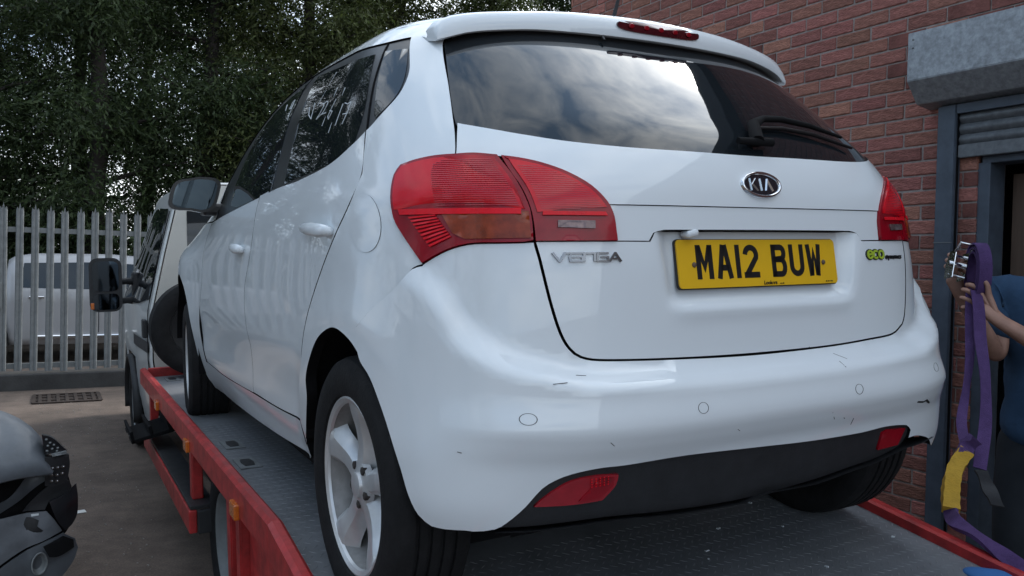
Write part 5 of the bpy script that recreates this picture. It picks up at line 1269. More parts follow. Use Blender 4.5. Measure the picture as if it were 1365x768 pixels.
# roller shutter
sh = empty('roller_shutter', 'galvanised roller shutter box with blue-grey guide rails over the doorway', 'shutter', mw=MW @ Matrix.Translation((0, 0, 0)))
su1 = -0.086; su0 = -2.75
prism('shutter_box', [(-0.0015, 2.735), (-0.20, 2.735), (-0.20, 2.503), (-0.115, 2.40), (-0.0015, 2.385)], su0, su1, M['galv'], sh, bev=0.003)
for a, z in ((su1 - 0.028, 2.70), (su1 - 0.028, 2.66)):
    bm = bmesh.new(); bmesh.ops.create_icosphere(bm, subdivisions=2, radius=0.0055); bmesh.ops.translate(bm, vec=(a, -0.2, z), verts=bm.verts); bmobj('box_rivet', bm, M['steel'], sh, True)
for u in (-0.207, -2.60):
    g_ = prism('guide_rail', [(u - 0.045, -0.0015), (u + 0.045, -0.0015), (u + 0.045, -0.055), (u - 0.045, -0.055)], 0.02, 2.384, M['blue_steel'], sh, axis=2, bev=0.004)
    box('guide_slot', (u - 0.046, -0.028, 1.2), (0.003, 0.018, 2.3), M['dark'], g_, bev=0.0)
    box('rail_joint', (u, -0.0555, 1.72), (0.092, 0.003, 0.004), M['steel'], g_, bev=0.0)
prism('shutter_header', [(-0.0015, 2.34), (-0.05, 2.34), (-0.05, 2.384), (-0.0015, 2.384)], -2.55, -0.255, M['blue_steel'], sh)
for k in range(3):
    z = 2.345 - k * 0.052
    prof = [(-0.012 - 0.016 * math.sin(PI * t), z - 0.050 * t) for t in np.linspace(0, 1, 7)]
    prism('shutter_slat', [(a, b) for a, b in prof] + [(a + 0.012, b) for a, b in prof[::-1]], -2.55, -0.256, M['slat'], sh, smooth=True)
prism('bottom_bar', [(-0.006, 2.19), (-0.034, 2.19), (-0.034, 2.128), (-0.006, 2.128)], -2.55, -0.256, M['slat'], sh, bev=0.003)
# ================================================================ trees
def leaf_cloud(n_twig, crown, rng, leaf=0.092, per=9):
    """drooping feathery twigs spread through the crown's volume"""
    V = []; F = []
    cen = crown(n_twig, rng)
    d0 = rng.normal(size=(n_twig, 3)) * [1, 1, 0.35]; d0 += [0, 0, -0.35]; d0 /= np.linalg.norm(d0, axis=1, keepdims=True)
    for k in range(per):
        t = (k + 0.5) / per
        base = cen + d0 * (t * 0.42)[..., None] if False else cen + d0 * (t * 0.42) + np.array([0, 0, -0.16]) * t * t
        ld = d0 * 0.85 + rng.normal(size=(n_twig, 3)) * 0.42 + [0, 0, -0.28]; ld /= np.linalg.norm(ld, axis=1, keepdims=True)
        sd_ = np.cross(ld, rng.normal(size=(n_twig, 3))); sd_ /= np.linalg.norm(sd_, axis=1, keepdims=True) + 1e-9
        L_ = leaf * rng.uniform(0.7, 1.5, (n_twig, 1)); W_ = L_ * rng.uniform(0.12, 0.19, (n_twig, 1))
        a = base; b = base + ld * L_ * 0.45 + sd_ * W_; c = base + ld * L_; d = base + ld * L_ * 0.45 - sd_ * W_
        V.append(np.stack([a, b, c, d], 1).reshape(-1, 3))
    V = np.concatenate(V); m = len(V) // 4
    return V, m
def mesh_quads(name, V, m, material):
    me = bpy.data.meshes.new(name)
    me.vertices.add(len(V)); me.vertices.foreach_set('co', V.astype(np.float32).ravel())
    me.loops.add(4 * m); me.loops.foreach_set('vertex_index', np.arange(4 * m, dtype=np.int32))
    me.polygons.add(m); me.polygons.foreach_set('loop_start', np.arange(0, 4 * m, 4, dtype=np.int32)); me.polygons.foreach_set('loop_total', np.full(m, 4, np.int32))
    me.update(); me.validate(); me.materials.append(material); return me
def tree(name, x, y, H_, rad, seed, label, n=3200, leafm='leaf', low=0.35, group='trees beyond the fence'):
    rng = np.random.default_rng(seed); rnd = random.Random(seed)
    root = empty(name, label, 'tree', loc=(x, y, 0), group=group)
    bm = bmesh.new()
    tp = [(rnd.uniform(-.1, .1) * t * 3, rnd.uniform(-.1, .1) * t * 3, H_ * 0.95 * t) for t in np.linspace(0, 1, 9)]
    bm_tube(bm, tp, [0.20 * (1 - t) ** 0.8 + 0.02 for t in np.linspace(0, 1, 9)], 9)
    limbs = []
    for k in range(40):
        t = rnd.uniform(0.05, 0.95); z = H_ * 0.95 * t; a = rnd.uniform(0, 2 * PI)
        r = rad * (1.05 - 0.55 * max(0, (t - 0.35) / 0.65) ** 1.4) * rnd.uniform(0.6, 1.1); rise = rnd.uniform(0.0, 0.75)
        p0 = Vector((0, 0, z)); p1 = Vector((math.cos(a) * r * 0.55, math.sin(a) * r * 0.55, z + rise * 0.7)); p2 = Vector((math.cos(a) * r, math.sin(a) * r, z + rise))
        bm_tube(bm, [p0, p1, p2], [0.05 * (1.1 - t) + 0.012, 0.03 * (1.1 - t) + 0.008, 0.006], 6)
        limbs.append((np.array(p0), np.array(p1), np.array(p2)))
    bmobj('trunk', bm, M['bark'], root, True)
    def crown(nn, g):
        i = g.integers(0, len(limbs), nn); t = g.beta(2.2, 1.3, nn)[:, None]
        P0 = np.array([l[0] for l in limbs])[i]; P1 = np.array([l[1] for l in limbs])[i]; P2 = np.array([l[2] for l in limbs])[i]
        q = (1 - t) ** 2 * P0 + 2 * t * (1 - t) * P1 + t * t * P2
        q = q + g.normal(size=(nn, 3)) * [0.27, 0.27, 0.26] * (rad / 1.6)
        q[:, 2] = np.maximum(q[:, 2], low + g.uniform(0, .6, nn)); return q
    V, m = leaf_cloud(n, crown, rng)
    ob('crown', mesh_quads('crown', V, m, M[leafm]), None, root)
lab = ['dark feathery conifer behind the far left end of the fence', 'dark conifer behind the silver pickup with gaps of sky in its crown', 'tall dark conifer behind the truck mirror', 'olive-tinted conifer rising above the truck cab', 'olive conifer above the roof line of the white car', 'olive conifer two trees left of the brick corner', 'dark conifer rising right beside the corner of the brick building']
spots = [(-2.9, 16.4, 11.6, 1.9, 'leaf'), (-0.7, 16.0, 11.2, 1.9, 'leaf'), (1.3, 16.6, 11.8, 1.8, 'leaf'), (3.3, 15.8, 11.4, 1.9, 'leaf2'), (5.4, 16.4, 9.8, 1.9, 'leaf2'), (7.6, 16.2, 9.8, 1.9, 'leaf2'), (9.8, 16.6, 10.2, 1.9, 'leaf')]
for i, (x, y, h_, r, lm) in enumerate(spots): tree('conifer', x, y, h_, r, 20 + i, lab[i], 8200, lm)
lab2 = ['background conifer filling the gap left of the pickup roof', 'background conifer between the two dark front trees', 'background conifer seen above the cab roof', 'background conifer behind the white car roof', 'background conifer half hidden by the brick building', 'background conifer at the far left behind the front trees', 'background conifer directly behind the pickup roof']
for i, (x, y, h_, r) in enumerate([(-2.6, 19.8, 8.2, 2.2), (0.5, 20.2, 8.6, 2.2), (3.0, 19.6, 8.0, 2.2), (6.0, 20.0, 8.6, 2.2), (9.2, 20.4, 9.0, 2.3), (-5.0, 19.5, 12.0, 2.3), (-0.9, 18.8, 11.0, 2.0)]):
    tree('conifer', x, y, h_, r, 50 + i, lab2[i], 5000, 'leaf')
for i, (x, y, h_) in enumerate([(-5.0, 16.2, 14.5), (-7.2, 16.0, 15.0), (-9.6, 15.6, 14.2)]):
    tree('conifer', x, y, h_, 2.0, 70 + i, ['conifer beyond the fence just left of the photo', 'conifer beyond the fence, second left of the photo', 'conifer beyond the fence, third left of the photo'][i], 9500, 'leaf')
# unseen trees added across the yard to darken what the window and doors reflect
for i, (x, y, h_, r) in enumerate([(-8.5, -2.0, 8.5, 2.2), (-9.2, 1.6, 9.0, 2.2), (-8.8, -5.6, 9.2, 2.3), (-9.4, 5.2, 8.6, 2.2)]):
    tree('conifer', x, y, h_, r, 80 + i, ['dark conifer added across the yard, nearest the camera', 'dark conifer added across the yard, level with the rear of the white car', 'dark conifer added across the yard, farthest behind the camera', 'dark conifer added across the yard, level with the truck cab'][i], 2400, 'leaf', group='added trees on the open side of the yard')
# ================================================================ damaged grey car, bottom left
DCP={'skin':(0.0,[(-2.037,0.415),(-1.756,0.405),(-1.679,0.454),(-1.599,0.456),(-1.51,0.449),(-1.481,0.409),(-1.448,0.347),(-1.514,0.325),(-1.584,0.306),(-1.678,0.257),(-1.755,0.209),(-2.035,0.082)]),'tear':(0.012,[(-1.612,0.44),(-1.571,0.437),(-1.537,0.418),(-1.543,0.394),(-1.52,0.369),(-1.542,0.348),(-1.576,0.373),(-1.598,0.352),(-1.609,0.391),(-1.598,0.411)]),'scr':(0.013,[(-1.596,0.449),(-1.538,0.447),(-1.538,0.438),(-1.588,0.437)]),'corner':(0.03,[(-1.499,0.494),(-1.447,0.507),(-1.394,0.545),(-1.387,0.482),(-1.389,0.408),(-1.41,0.369),(-1.437,0.351),(-1.469,0.408)]),'lower':(0.01,[(-2.034,0.051),(-1.754,0.181),(-1.677,0.244),(-1.57,0.3),(-1.445,0.338),(-1.397,0.297),(-1.384,0.251),(-1.402,0.201),(-1.449,0.143),(-1.512,0.091),(-1.753,-0.022),(-2.033,-0.233)]),'opening':(0.012,[(-1.52,0.304),(-1.445,0.332),(-1.403,0.3),(-1.4,0.265),(-1.456,0.246),(-1.496,0.252)]),'bracket':(-0.05,[(-1.529,0.665),(-1.511,0.569),(-1.559,0.537),(-1.628,0.485),(-1.733,0.422),(-1.734,0.485),(-1.655,0.514),(-1.595,0.582),(-1.562,0.636)]),'upbump':(-0.01,[(-1.544,0.518),(-1.505,0.551),(-1.423,0.558),(-1.411,0.527),(-1.446,0.497),(-1.498,0.484),(-1.515,0.448),(-1.599,0.457),(-1.577,0.484)]),'lampT':(-0.05,[(-1.53,0.777),(-1.489,0.758),(-1.432,0.69),(-1.517,0.689)]),'lampL':(-0.03,[(-1.517,0.68),(-1.424,0.675),(-1.42,0.626),(-1.429,0.561),(-1.47,0.548),(-1.516,0.555)]),'strip':(-0.02,[(-1.494,0.693),(-1.436,0.695),(-1.43,0.682),(-1.489,0.681)]),'cells':(-0.02,[(-1.488,0.631),(-1.468,0.63),(-1.447,0.629),(-1.491,0.602),(-1.47,0.598),(-1.45,0.6),(-1.491,0.575),(-1.47,0.571)]),'glint':(-0.04,[(-1.512,0.757),(-1.498,0.741),(-1.483,0.729),(-1.468,0.713),(-1.506,0.729),(-1.489,0.713),(-1.471,0.7),(-1.509,0.707)]),'back':(-0.075,[(-1.762,0.612),(-1.574,0.599),(-1.499,0.594),(-1.422,0.556),(-1.405,0.469),(-1.407,0.349),(-1.437,0.301),(-1.513,0.245),(-1.759,0.184)]),'fog':(0.02,[(-1.533,0.237)])}

DB = np.array([-2.2, 3.6, 0.0])
dc = empty('damaged_car', 'dark grey car with smashed front bumper and scraped paint at the left edge', 'car', loc=tuple(DB))
def nose_y(x): return 2.78 + 2.4 * np.maximum(0, x + 1.58) ** 2 - 0.45 * np.maximum(0, -1.58 - x)
def plate(name, key, m, parent=dc, th=0.012, crumple=0.006, seed=0.0, bulge=0.0, dens=0.014, lift=0.0, smooth=True, pts=None):
    off, base = DCP[key]; pts = pts or base
    c = np.mean(np.array(pts), 0); rad = np.max(np.linalg.norm(np.array(pts) - c, axis=1))
    def f(x, z):
        w_ = crumple * (np.sin(31 * x + 19 * z + seed) + 0.6 * np.sin(53 * z - 23 * x + 2 * seed))
        y = nose_y(x) - off - lift + w_ - bulge * np.maximum(0, 1 - ((x - c[0]) ** 2 + (z - c[1]) ** 2) / rad ** 2)
        P3 = np.stack([x, y, z], -1) - DB; n3 = np.zeros_like(P3); n3[:, 1] = -1; n3[:, 2] = 0.1
        return P3, n3
    return panel(name, pts, m, parent, func=f, gap=0.0, skirt=th, dens=dens, k=1.0, step=0.010, smooth_out=smooth, sharp=30)
def hood_sheet():
    vv = []; ff = []; na, nb = 46, 26
    zc = pch([0, 0.035, 0.07, 0.12, 0.17, 0.40, 0.80, 1.4], [0.60, 0.735, 0.80, 0.833, 0.852, 0.885, 0.915, 0.915])
    for i in range(na + 1):
        for j in range(nb + 1):
            u = 1.35 * (i / na) ** 1.6; t = j / nb; y = 2.74 - 0.30 * min(0.5, u) + 1.25 * t
            x = -1.512 - u - 0.50 * max(0, t * 1.25 - 0.20) + 0.02 * (1 - t)
            fr = math.sin(PI / 2 * min(1, t * 1.25 / 0.34)) ** 0.8; zt = float(zc(u)) + 0.05 * max(0, t - 0.3); zf = 0.612 - 0.02 * u
            z = zf + (zt - zf) * fr
            z += 0.006 * math.sin(17 * u + 9 * t) * math.sin(11 * t + 2) * min(1, u * 8) - 0.028 * math.exp(-((u - .20) / .05) ** 2 - ((t - .16) / .07) ** 2)
            vv.append((x - DB[0], y - DB[1], z))
    for i in range(na):
        for j in range(nb): ff.append((i * (nb + 1) + j, (i + 1) * (nb + 1) + j, (i + 1) * (nb + 1) + j + 1, i * (nb + 1) + j + 1))
    o = pyobj('bonnet', vv, ff, M['grey_paint'], dc, True); s_ = o.modifiers.new('thick', 'SOLIDIFY'); s_.thickness = 0.014; s_.offset = -1
hood_sheet()
bm = bmesh.new()
bm_prism(bm, [(-1.545, 2.96), (-1.62, 2.86), (-2.5, 2.62), (-3.0, 3.0), (-3.3, 4.2), (-2.1, 4.2)], 0.24, 0.585, 2)
bmesh.ops.translate(bm, vec=tuple(-DB), verts=bm.verts)
bmobj('engine_bay', bm, M['dark'], dc)
bm = bmesh.new()
bm_prism(bm, [(-2.2, 4.3), (-3.6, 3.9), (-4.4, 6.6), (-3.0, 7.2)], 0.30, 0.86, 2); bmesh.ops.bevel(bm, geom=list(bm.edges), offset=0.10, segments=3, affect='EDGES')
bmesh.ops.translate(bm, vec=tuple(-DB), verts=bm.verts); bmobj('body_shell', bm, M['grey_paint'], dc, True, autosm=40)
for wx, wy in ((-1.80, 3.62), (-3.2, 3.1)):
    bm = bmesh.new(); bm_lathe(bm, [(0.10, 0.0), (0.09, 0.2), (0.10, 0.28), (0.07, 0.315), (-0.09, 0.315), (-0.1, 0.0)], 36)
    o = bmobj('wheel', bm, M['rubber'], dc, True, autosm=40); o.location = (wx - DB[0], wy - DB[1], 0.315); o.rotation_euler = (0, 0, R(24))
plate('dark_backing', 'back', M['dark'], seed=9, th=0.05)  # dark sheet stands for the shade between the torn plates
plate('torn_bracket', 'bracket', M['grey_paint'], seed=1, crumple=0.009)
plate('bumper_support', 'upbump', M['black'], seed=2, crumple=0.006)
sk_ = plate('bumper_skin', 'skin', mat('scraped_bumper_paint', (0.155, 0.17, 0.19), 0.5, coat=0.2, var=0.35, scale=9), seed=3, bulge=0.03, crumple=0.004)
plate('paint_tear', 'tear', M['black'], sk_, th=0.003, bulge=0.012, crumple=0.002, lift=0.010)
plate('paint_scrape', 'scr', M['chalk'], sk_, th=0.002, crumple=0.001, lift=0.010)
plate('bumper_corner', 'corner', M['black_gloss'], seed=5, bulge=0.02, crumple=0.004)
lw = plate('lower_bumper', 'lower', M['grey_paint'], seed=6, bulge=0.02, crumple=0.003)
plate('air_opening', 'opening', M['matt'], lw, th=0.004, lift=0.034, crumple=0.001)
hl = bpy.data.objects.new('headlamp', None); COL.objects.link(hl); hl.parent = dc
for nm, ky, mm in (('lamp_housing', 'lampT', 'black_gloss'), ('lamp_housing', 'lampL', 'black'), ('lamp_strip', 'strip', 'steel')):
    plate(nm, ky, M[mm], hl, th=0.07, crumple=0.001, lift=0.03, smooth=True)
for ky, r_ in (('cells', 0.0085), ('glint', 0.0055)):
    for x, z in DCP[ky][1]:
        bm = bmesh.new(); bmesh.ops.create_icosphere(bm, subdivisions=2, radius=r_); bmesh.ops.scale(bm, vec=(1, 0.4, 0.85), verts=bm.verts)
        o = bmobj('lamp_reflector', bm, M['steel'] if ky == 'glint' else M['alloy_dark'], hl, True); o.location = Vector((x, float(nose_y(np.array(x))) - DCP[ky][0] - 0.036, z)) - Vector(DB)
        if ky == 'cells':
            bm = bmesh.new(); bmesh.ops.create_icosphere(bm, subdivisions=1, radius=0.0035); o2 = bmobj('lamp_glint', bm, M['chrome'], hl, True); o2.location = o.location + Vector((0.002, -0.004, 0.002))
x, z = DCP['fog'][1][0]
fgl = bpy.data.objects.new('fog_lamp', None); COL.objects.link(fgl); fgl.parent = dc; fgl.location = Vector((x, float(nose_y(np.array(x))) - 0.055, z)) - Vector(DB); fgl.rotation_euler = (0, 0, R(-62))
bm = bmesh.new(); bm_lathe(bm, [(0.0, 0.050), (0.006, 0.046), (-0.006, 0.040), (-0.03, 0.028), (-0.035, 0.0)], 28)
bmesh.ops.scale(bm, vec=(1, 0.7, 1), verts=bm.verts); bmobj('fog_bowl', bm, M['steel'], fgl, True)
# grit and chips lying on the tarmac
rr = random.Random(31); bm = bmesh.new()
for _ in range(420):
    x, y = rr.uniform(-1.6, -0.95), rr.uniform(1.5, 9.6); q_ = rr.uniform(0.002, 0.007)
    bm_box(bm, (x, y, q_ * 0.4), (q_ * rr.uniform(1, 2), q_, q_), Matrix.Rotation(rr.uniform(0, 3), 3, 'Z'))
grt = bmobj('grit', bm, mat('pale_grit', (0.26, 0.24, 0.22), 0.9)); grt['kind'] = 'stuff'
# ================================================================ the person with the strap
PX = {}
PX['larm'] = [(1.87, 0.522, 1.491), (1.88, 0.37, 1.225), (1.72, 0.562, 1.384), (1.69, 0.617, 1.445)]
PX['lf'] = [(1.685, 0.632, 1.51), (1.68, 0.646, 1.486), (1.675, 0.648, 1.453), (1.68, 0.644, 1.42)]
PX['lt'] = [(1.67, 0.672, 1.521), (1.66, 0.683, 1.502), (1.655, 0.685, 1.469), (1.66, 0.681, 1.43)]
PX['lth'] = [(1.7, 0.595, 1.485), (1.69, 0.593, 1.517), (1.68, 0.6, 1.54)]
PX['rarm'] = [(2.1, 0.618, 1.495), (1.9, 0.665, 1.22), (1.74, 0.739, 1.495), (1.72, 0.758, 1.562)]
PX['rf'] = [(1.715, 0.781, 1.58), (1.71, 0.785, 1.608), (1.705, 0.77, 1.633), (1.7, 0.755, 1.651), (1.72, 0.79, 1.555)]
PX['coil'] = [(1.67, 0.661, 1.476), (1.67, 0.67, 1.566), (1.67, 0.67, 1.64), (1.67, 0.653, 1.682), (1.67, 0.629, 1.684), (1.67, 0.612, 1.64), (1.67, 0.607, 1.567), (1.67, 0.603, 1.464)]
PX['ls'] = [(1.655, 0.64, 1.403), (1.6, 0.601, 1.26), (1.5, 0.55, 1.126), (1.4, 0.502, 1.028), (1.3, 0.421, 0.951)]
PX['rs'] = [(1.66, 0.611, 1.449), (1.62, 0.574, 1.32), (1.55, 0.51, 1.186), (1.45, 0.443, 1.034), (1.32, 0.382, 0.883)]
PX['tail'] = [(1.315, 0.374, 0.878), (1.27, 0.314, 0.827), (1.23, 0.265, 0.793)]
PX['yl'] = [(1.29, 0.417, 0.937), (1.22, 0.404, 0.896), (1.16, 0.381, 0.861), (1.1, 0.347, 0.825), (1.05, 0.312, 0.788)]
PX['bt'] = [(1.05, 0.312, 0.786), (1.0, 0.262, 0.770), (0.98, 0.188, 0.755), (0.975, 0.115, 0.728), (0.97, 0.035, 0.70), (0.97, -0.038, 0.675)]
def skin_obj(name, chains, m, parent, sub=2):
    """chains: list of lists of (x, y, z, r); later chains may start at an existing point of an earlier one"""
    vs_, es, rs, roots, key = [], [], [], [], {}
    for ch in chains:
        prev = None; newc = True
        for i, (x, y, z, r) in enumerate(ch):
            k = (round(x, 4), round(y, 4), round(z, 4))
            if k in key: idx = key[k]; newc = newc and i > 0
            else:
                idx = len(vs_); key[k] = idx; vs_.append((x, y, z)); rs.append(r)
                if i == 0: roots.append(idx)
            if prev is not None: es.append((prev, idx))
            prev = idx
    me = bpy.data.meshes.new(name); me.from_pydata(vs_, es, []); me.update()
    o = ob(name, me, m, parent)
    o.modifiers.new('skin', 'SKIN')
    sk = me.skin_vertices[0].data if me.skin_vertices else None
    if sk is None:
        bpy.context.view_layer.update(); 
    if not me.skin_vertices:
        bm = bmesh.new(); bm.from_mesh(me); bm.verts.layers.skin.verify(); bm.to_mesh(me); bm.free()
    sk = me.skin_vertices[0].data
    for i, r in enumerate(rs):
        rr_ = r if hasattr(r, '__len__') else (r, r)
        sk[i].radius = rr_; sk[i].use_root = i in roots
    s_ = o.modifiers.new('sub', 'SUBSURF'); s_.levels = sub; s_.render_levels = sub
    bpy.context.view_layer.update()
    dg = bpy.context.evaluated_depsgraph_get()
    me2 = bpy.data.meshes.new_from_object(o.evaluated_get(dg)); o.modifiers.clear(); o.data = me2
    me2.materials.clear(); me2.materials.append(m)
    for p in me2.polygons: p.use_smooth = True
    return o
PC = Vector((2.06, 0.55, 0.0)); PF_ = Vector((-0.96, -0.28, 0)); PLf = Vector((0.28, -0.96, 0))
man = empty('person', 'person in blue tee shirt and dark trousers holding a purple strap at the doorway', 'person', loc=(PC.x, PC.y, 0.02))
def W3(f_, l_, z): 
    p = PF_ * f_ + PLf * l_; return (p.x, p.y, z - 0.02)
def WL(p): return (p[0] - PC.x, p[1] - PC.y, p[2] - 0.02)
shL = W3(0.02, 0.18, 1.50); shR = W3(0.02, -0.18, 1.50)
def A(p, r): return (*p, r)
la = [WL(q) for q in PX['larm']]; ra = [WL(q) for q in PX['rarm']]
mid = lambda a, b, t: tuple(a[i] + (b[i] - a[i]) * t for i in range(3))
pel = W3(-0.01, 0, 0.96); wst = W3(0.0, 0, 1.12); chs = W3(0.005, 0, 1.34); nck = W3(0.0, 0, 1.535); hd0 = W3(0.02, 0, 1.61)
arm = lambda sh, a: [A(sh, 0.048), A(mid(sh, a[1], 0.5), 0.047), A(a[1], 0.043), A(mid(a[1], a[2], 0.35), 0.042), A(mid(a[1], a[2], 0.75), 0.033), A(a[2], (0.030, 0.024)), A(a[3], (0.040, 0.020))]
body_ch = [[A(pel, (0.13, 0.10)), A(wst, (0.125, 0.095)), A(chs, (0.155, 0.105)), A(W3(0, 0, 1.46), (0.09, 0.07)), A(nck, 0.055), A(hd0, 0.055)],
    [A(pel, (0.15, 0.11)), A(W3(0, 0.09, 0.86), 0.09), A(W3(0.02, 0.10, 0.50), 0.062), A(W3(-0.02, 0.10, 0.10), 0.042), A(W3(0.10, 0.11, 0.04), 0.04)],
    [A(pel, (0.15, 0.11)), A(W3(0, -0.09, 0.86), 0.09), A(W3(0.02, -0.10, 0.50), 0.062), A(W3(-0.02, -0.10, 0.10), 0.042), A(W3(0.10, -0.11, 0.04), 0.04)],
    [A(W3(0, 0, 1.46), (0.09, 0.07))] + arm(shL, la), [A(W3(0, 0, 1.46), (0.09, 0.07))] + arm(shR, ra)]
body = skin_obj('body', body_ch, M['skin'], man)
# fingers: short skinned chains rooted in each palm
def hand(base, knuck, tips, thumb, rad, curl=(0, 0, 0)):
    ch = []
    for k, t in zip(knuck, tips):
        k = WL(k); t = WL(t); m1 = mid(k, t, 0.55); m1 = (m1[0] + curl[0], m1[1] + curl[1], m1[2] + curl[2])
        ch.append([A(mid(base, k, 0.35), rad * 1.1), A(k, rad * 1.08), A(m1, rad), A(t, rad * 0.82)])
    th = [WL(q) for q in thumb]
    ch.append([A(mid(base, th[0], 0.2), rad * 1.3), A(th[0], rad * 1.25), A(th[1], rad * 1.05), A(th[2], rad * 0.85)])
    return ch
bl = la[3]
skin_obj('hand', hand(la[2], PX['lf'], PX['lt'], PX['lth'], 0.0105, (-0.008, -0.004, 0.006)), M['skin'], man)
rk = [(1.728, 0.772, 1.575), (1.722, 0.778, 1.598), (1.716, 0.770, 1.620), (1.712, 0.758, 1.640)]
rt = [(1.690, 0.745, 1.560), (1.684, 0.748, 1.585), (1.680, 0.742, 1.612), (1.678, 0.732, 1.634)]
skin_obj('hand', hand(ra[2], rk, rt, [(1.735, 0.735, 1.56), (1.715, 0.712, 1.585), (1.700, 0.700, 1.60)], 0.0105, (-0.012, 0.008, 0.004)), M['skin'], man)
# head
def head():
    bm = bmesh.new(); bmesh.ops.create_icosphere(bm, subdivisions=4, radius=1.0)
    for v in bm.verts:
        c = v.co; f_, l_, z = c.x, c.y, c.z
        w_ = 0.076 * (1 - 0.22 * max(0, -z)); d_ = 0.098; hgt = 0.115
        fx = f_ * d_; lx = l_ * w_; zz = z * hgt
        if z < -0.3 and f_ > 0: fx *= 1 - 0.25 * (-z - 0.3)
        # nose, brow, eye sockets, mouth
        fx += 0.026 * math.exp(-((l_ * 0.076) / 0.012) ** 2 - ((zz + 0.012) / 0.024) ** 2) * (f_ > 0)
        fx -= 0.010 * (math.exp(-((abs(lx) - 0.030) / 0.014) ** 2 - ((zz - 0.012) / 0.012) ** 2)) * (f_ > 0)
        fx += 0.006 * math.exp(-(lx / 0.022) ** 2 - ((zz + 0.058) / 0.008) ** 2) * (f_ > 0)
        p = PF_ * fx + PLf * lx
        v.co = Vector((p.x, p.y, zz))
    o = bmobj('head', bm, M['skin'], man, True); o.location = W3(0.035, 0, 1.70)
    bm = bmesh.new(); bmesh.ops.create_icosphere(bm, subdivisions=4, radius=1.0)
    kill = []
    for v in bm.verts:
        f_, l_, z = v.co
        if z < -0.35 + 0.9 * max(0, f_) or f_ > 0.62: kill.append(v)
        p = PF_ * (f_ * 0.104) + PLf * (l_ * 0.082); v.co = Vector((p.x, p.y, z * 0.121))
    bmesh.ops.delete(bm, geom=kill, context='VERTS')
    h_ = bmobj('hair', bm, M['hair'], man, True); h_.location = W3(0.030, 0, 1.705)
    for sg in (-1, 1):
        bm = bmesh.new(); bmesh.ops.create_icosphere(bm, subdivisions=2, radius=0.011); e = bmobj('eye', bm, M['black_gloss'], o, True); p = PF_ * 0.082 + PLf * (sg * 0.030); e.location = (p.x, p.y, 0.012)
        bm = bmesh.new(); bmesh.ops.create_icosphere(bm, subdivisions=2, radius=1); bmesh.ops.scale(bm, vec=(0.016, 0.016, 0.03), verts=bm.verts); e = bmobj('ear', bm, M['skin'], o, True); p = PLf * (sg * 0.080) - PF_ * 0.01; e.location = (p.x, p.y, 0.0)
head()
tee = [[A(W3(-0.01, 0, 0.83), (0.185, 0.145)), A(W3(-0.005, 0, 0.98), (0.180, 0.142)), A(wst, (0.165, 0.128)), A(chs, (0.175, 0.125)), A(W3(0, 0, 1.46), (0.150, 0.115)), A(W3(0, 0, 1.535), (0.085, 0.076))],
       [A(W3(0, 0, 1.46), (0.150, 0.115)), A(shL, 0.082), A(mid(shL, la[1], 0.45), 0.070), A(mid(shL, la[1], 0.80), 0.062)],
       [A(W3(0, 0, 1.46), (0.150, 0.115)), A(shR, 0.088), A(mid(shR, ra[1], 0.45), 0.072), A(mid(shR, ra[1], 0.78), 0.062)]]
tobj = skin_obj('tee_shirt', tee, M['tee'], man)
bm = bmesh.new(); bm.from_mesh(tobj.data)
for v in bm.verts:
    v.co += v.normal * 0.006 * math.sin(v.co.z * 31 + v.co.x * 22 + 3 * math.sin(v.co.y * 25))
bm.to_mesh(tobj.data); bm.free()
tr_ = [[A(W3(-0.01, 0, 0.98), (0.155, 0.118)), A(W3(0, 0, 0.90), (0.165, 0.122))] + [A(W3(0.0, 0.09, 0.80), 0.105), A(W3(0.02, 0.10, 0.50), 0.086), A(W3(-0.01, 0.10, 0.12), 0.072)],
       [A(W3(0, 0, 0.90), (0.165, 0.122)), A(W3(0.0, -0.09, 0.80), 0.105), A(W3(0.02, -0.10, 0.50), 0.086), A(W3(-0.01, -0.10, 0.12), 0.072)]]
skin_obj('trousers', tr_, M['trousers'], man)
for sg in (-1, 1):
    sh_ = skin_obj('boot', [[A(W3(-0.05, sg * 0.105, 0.07), 0.055), A(W3(0.05, sg * 0.11, 0.055), 0.05), A(W3(0.17, sg * 0.115, 0.05), 0.042)]], M['black'], man)
# pale print marks low on the shirt
for dx, z in ((0.0, 0.93), (0.018, 0.935), (0.034, 0.925)):
    pass
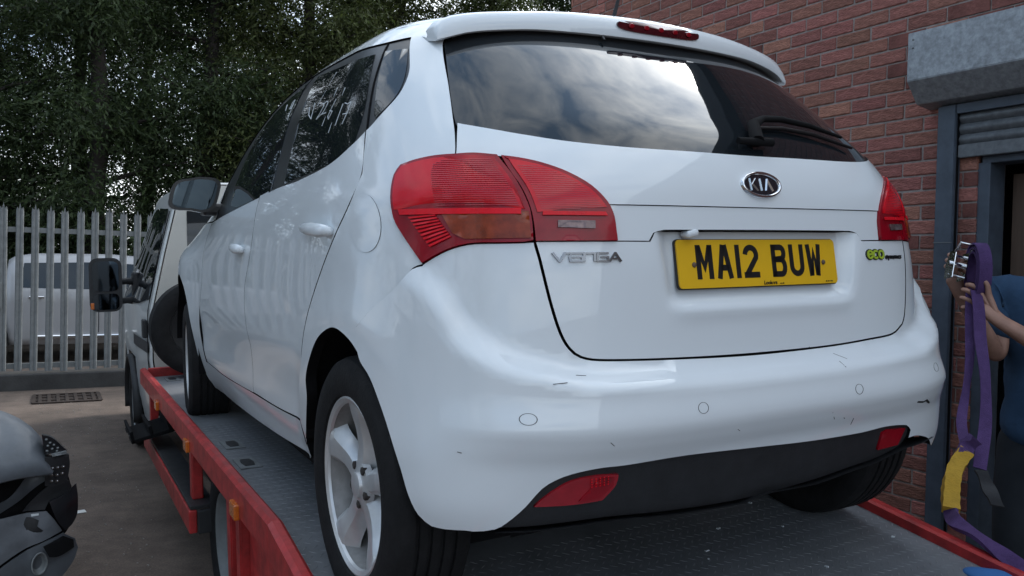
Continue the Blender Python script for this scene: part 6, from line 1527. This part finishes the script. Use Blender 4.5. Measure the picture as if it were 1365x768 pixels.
# ================================================================ the strap
stp = empty('ratchet_strap', 'purple webbing ratchet strap with chrome buckle and yellow wear sleeve hanging to the deck edge', 'strap', loc=(1.67, 0.64, 1.40))
SL = Vector((1.67, 0.64, 1.40))
def web(name, pts, wd, wvec, m, th=0.004, wob=0.0, n=40):
    p = np.array(pts, float); t = np.r_[0, np.cumsum(np.linalg.norm(np.diff(p, axis=0), axis=1))]; t /= t[-1]
    fx = [pch(t, p[:, k]) for k in range(3)]; bm = bmesh.new(); rows = []
    wv = Vector(wvec).normalized()
    wds = wd if hasattr(wd, '__call__') else (lambda q: wd)
    for i in range(n + 1):
        q = i / n; c = Vector([float(f(q)) for f in fx]) - SL; c2 = Vector([float(f(min(1, q + .01))) for f in fx]) - SL; c1 = Vector([float(f(max(0, q - .01))) for f in fx]) - SL
        d = (c2 - c1).normalized(); a = (wv - d * wv.dot(d)).normalized(); a = Matrix.Rotation(wob * math.sin(9 * q + len(pts)), 3, d) @ a; nn = d.cross(a)
        h = wds(q) / 2
        rows.append([bm.verts.new(c + a * h + nn * th / 2), bm.verts.new(c - a * h + nn * th / 2), bm.verts.new(c - a * h - nn * th / 2), bm.verts.new(c + a * h - nn * th / 2)])
    for A_, B_ in zip(rows[:-1], rows[1:]):
        for k in range(4): bm.faces.new((A_[k], A_[(k + 1) % 4], B_[(k + 1) % 4], B_[k]))
    bm.faces.new(rows[0]); bm.faces.new(rows[-1][::-1])
    return bmobj(name, bm, m, stp, True, autosm=40)
VR = (0.87, -0.49, 0.0); VD = (0.49, 0.87, 0)
cl = [np.array(q) for q in PX['coil']]
cc_ = np.array([1.69, 0.655, 1.575])
for k in range(3):     # three turns of the rolled webbing, seen nearly edge-on from the camera
    L_ = []
    for a in np.linspace(-0.6, 2 * PI - 1.0, 22):
        r = 0.100 - 0.016 * k
        L_.append(cc_ + np.array(VD) * (r * 0.55 * math.cos(a)) + np.array([0, 0, 1]) * (r * 1.12 * math.sin(a)) + np.array(VR) * 0.02)
    web('webbing_coil', L_, 0.050, VR, M['strap'], 0.006)
web('webbing', [(1.675, 0.655, 1.50)] + PX['ls'], 0.034, VR, M['strap'], 0.004, 0.5)
web('webbing', [(1.672, 0.63, 1.50)] + PX['rs'], 0.043, VR, M['strap'], 0.004, 0.25)
web('webbing_tail', PX['tail'], 0.045, VR, M['black'], 0.006, 0.2)
web('wear_sleeve', PX['yl'], lambda q: 0.050 + 0.002 * math.sin(40 * q), VR, M['sleeve'], 0.030, 0.15)
web('webbing', [(1.32, 0.40, 0.985), (1.30, 0.418, 0.955), (1.27, 0.412, 0.925)], 0.05, VR, M['strap'], 0.022, 0.2, 12)
web('webbing', [(1.06, 0.318, 0.80)] + PX['bt'], 0.046, (0.8, -0.2, 0.4), M['strap'], 0.012, 0.5)
# ratchet buckle
bk = bpy.data.objects.new('buckle', None); COL.objects.link(bk); bk.parent = stp; bk.location = Vector((1.675, 0.712, 1.600)) - SL; bk.rotation_euler = (0, R(12), R(-30))
for sx in (-0.026, 0.026): prism('buckle_plate', [(-0.035, -0.055), (0.02, -0.065), (0.035, -0.01), (0.022, 0.05), (-0.02, 0.055)], sx - 0.0015, sx + 0.0015, M['chrome'], bk, axis=0)
tube('buckle_spindle', [(-0.036, 0, 0), (0.036, 0, 0)], 0.011, M['chrome'], bk, 12)
tube('buckle_handle', [(-0.030, -0.02, 0.05), (-0.030, -0.045, 0.085), (0.030, -0.045, 0.085), (0.030, -0.02, 0.05)], 0.006, M['chrome'], bk, 8)
for z in (-0.045, 0.035): tube('buckle_rod', [(-0.028, 0.0, z), (0.028, 0.0, z)], 0.006, M['chrome'], bk, 8)
# blue cloth lying on the deck edge at the bottom of the frame
bm = bmesh.new(); bmesh.ops.create_icosphere(bm, subdivisions=4, radius=0.06); rr = random.Random(2)
for v in bm.verts:
    n_ = 0.25 * math.sin(60 * v.co.x + 3) * math.sin(50 * v.co.y) + 0.15 * math.sin(90 * v.co.z); v.co *= 1 + n_ * 0.6; v.co.z *= 0.45
o = bmobj('blue_cloth', bm, M['blue'], None, True); o.location = (0.895, 0.095, 0.668)
tag(o, 'crumpled bright blue cloth on the deck beside the strap', 'cloth')
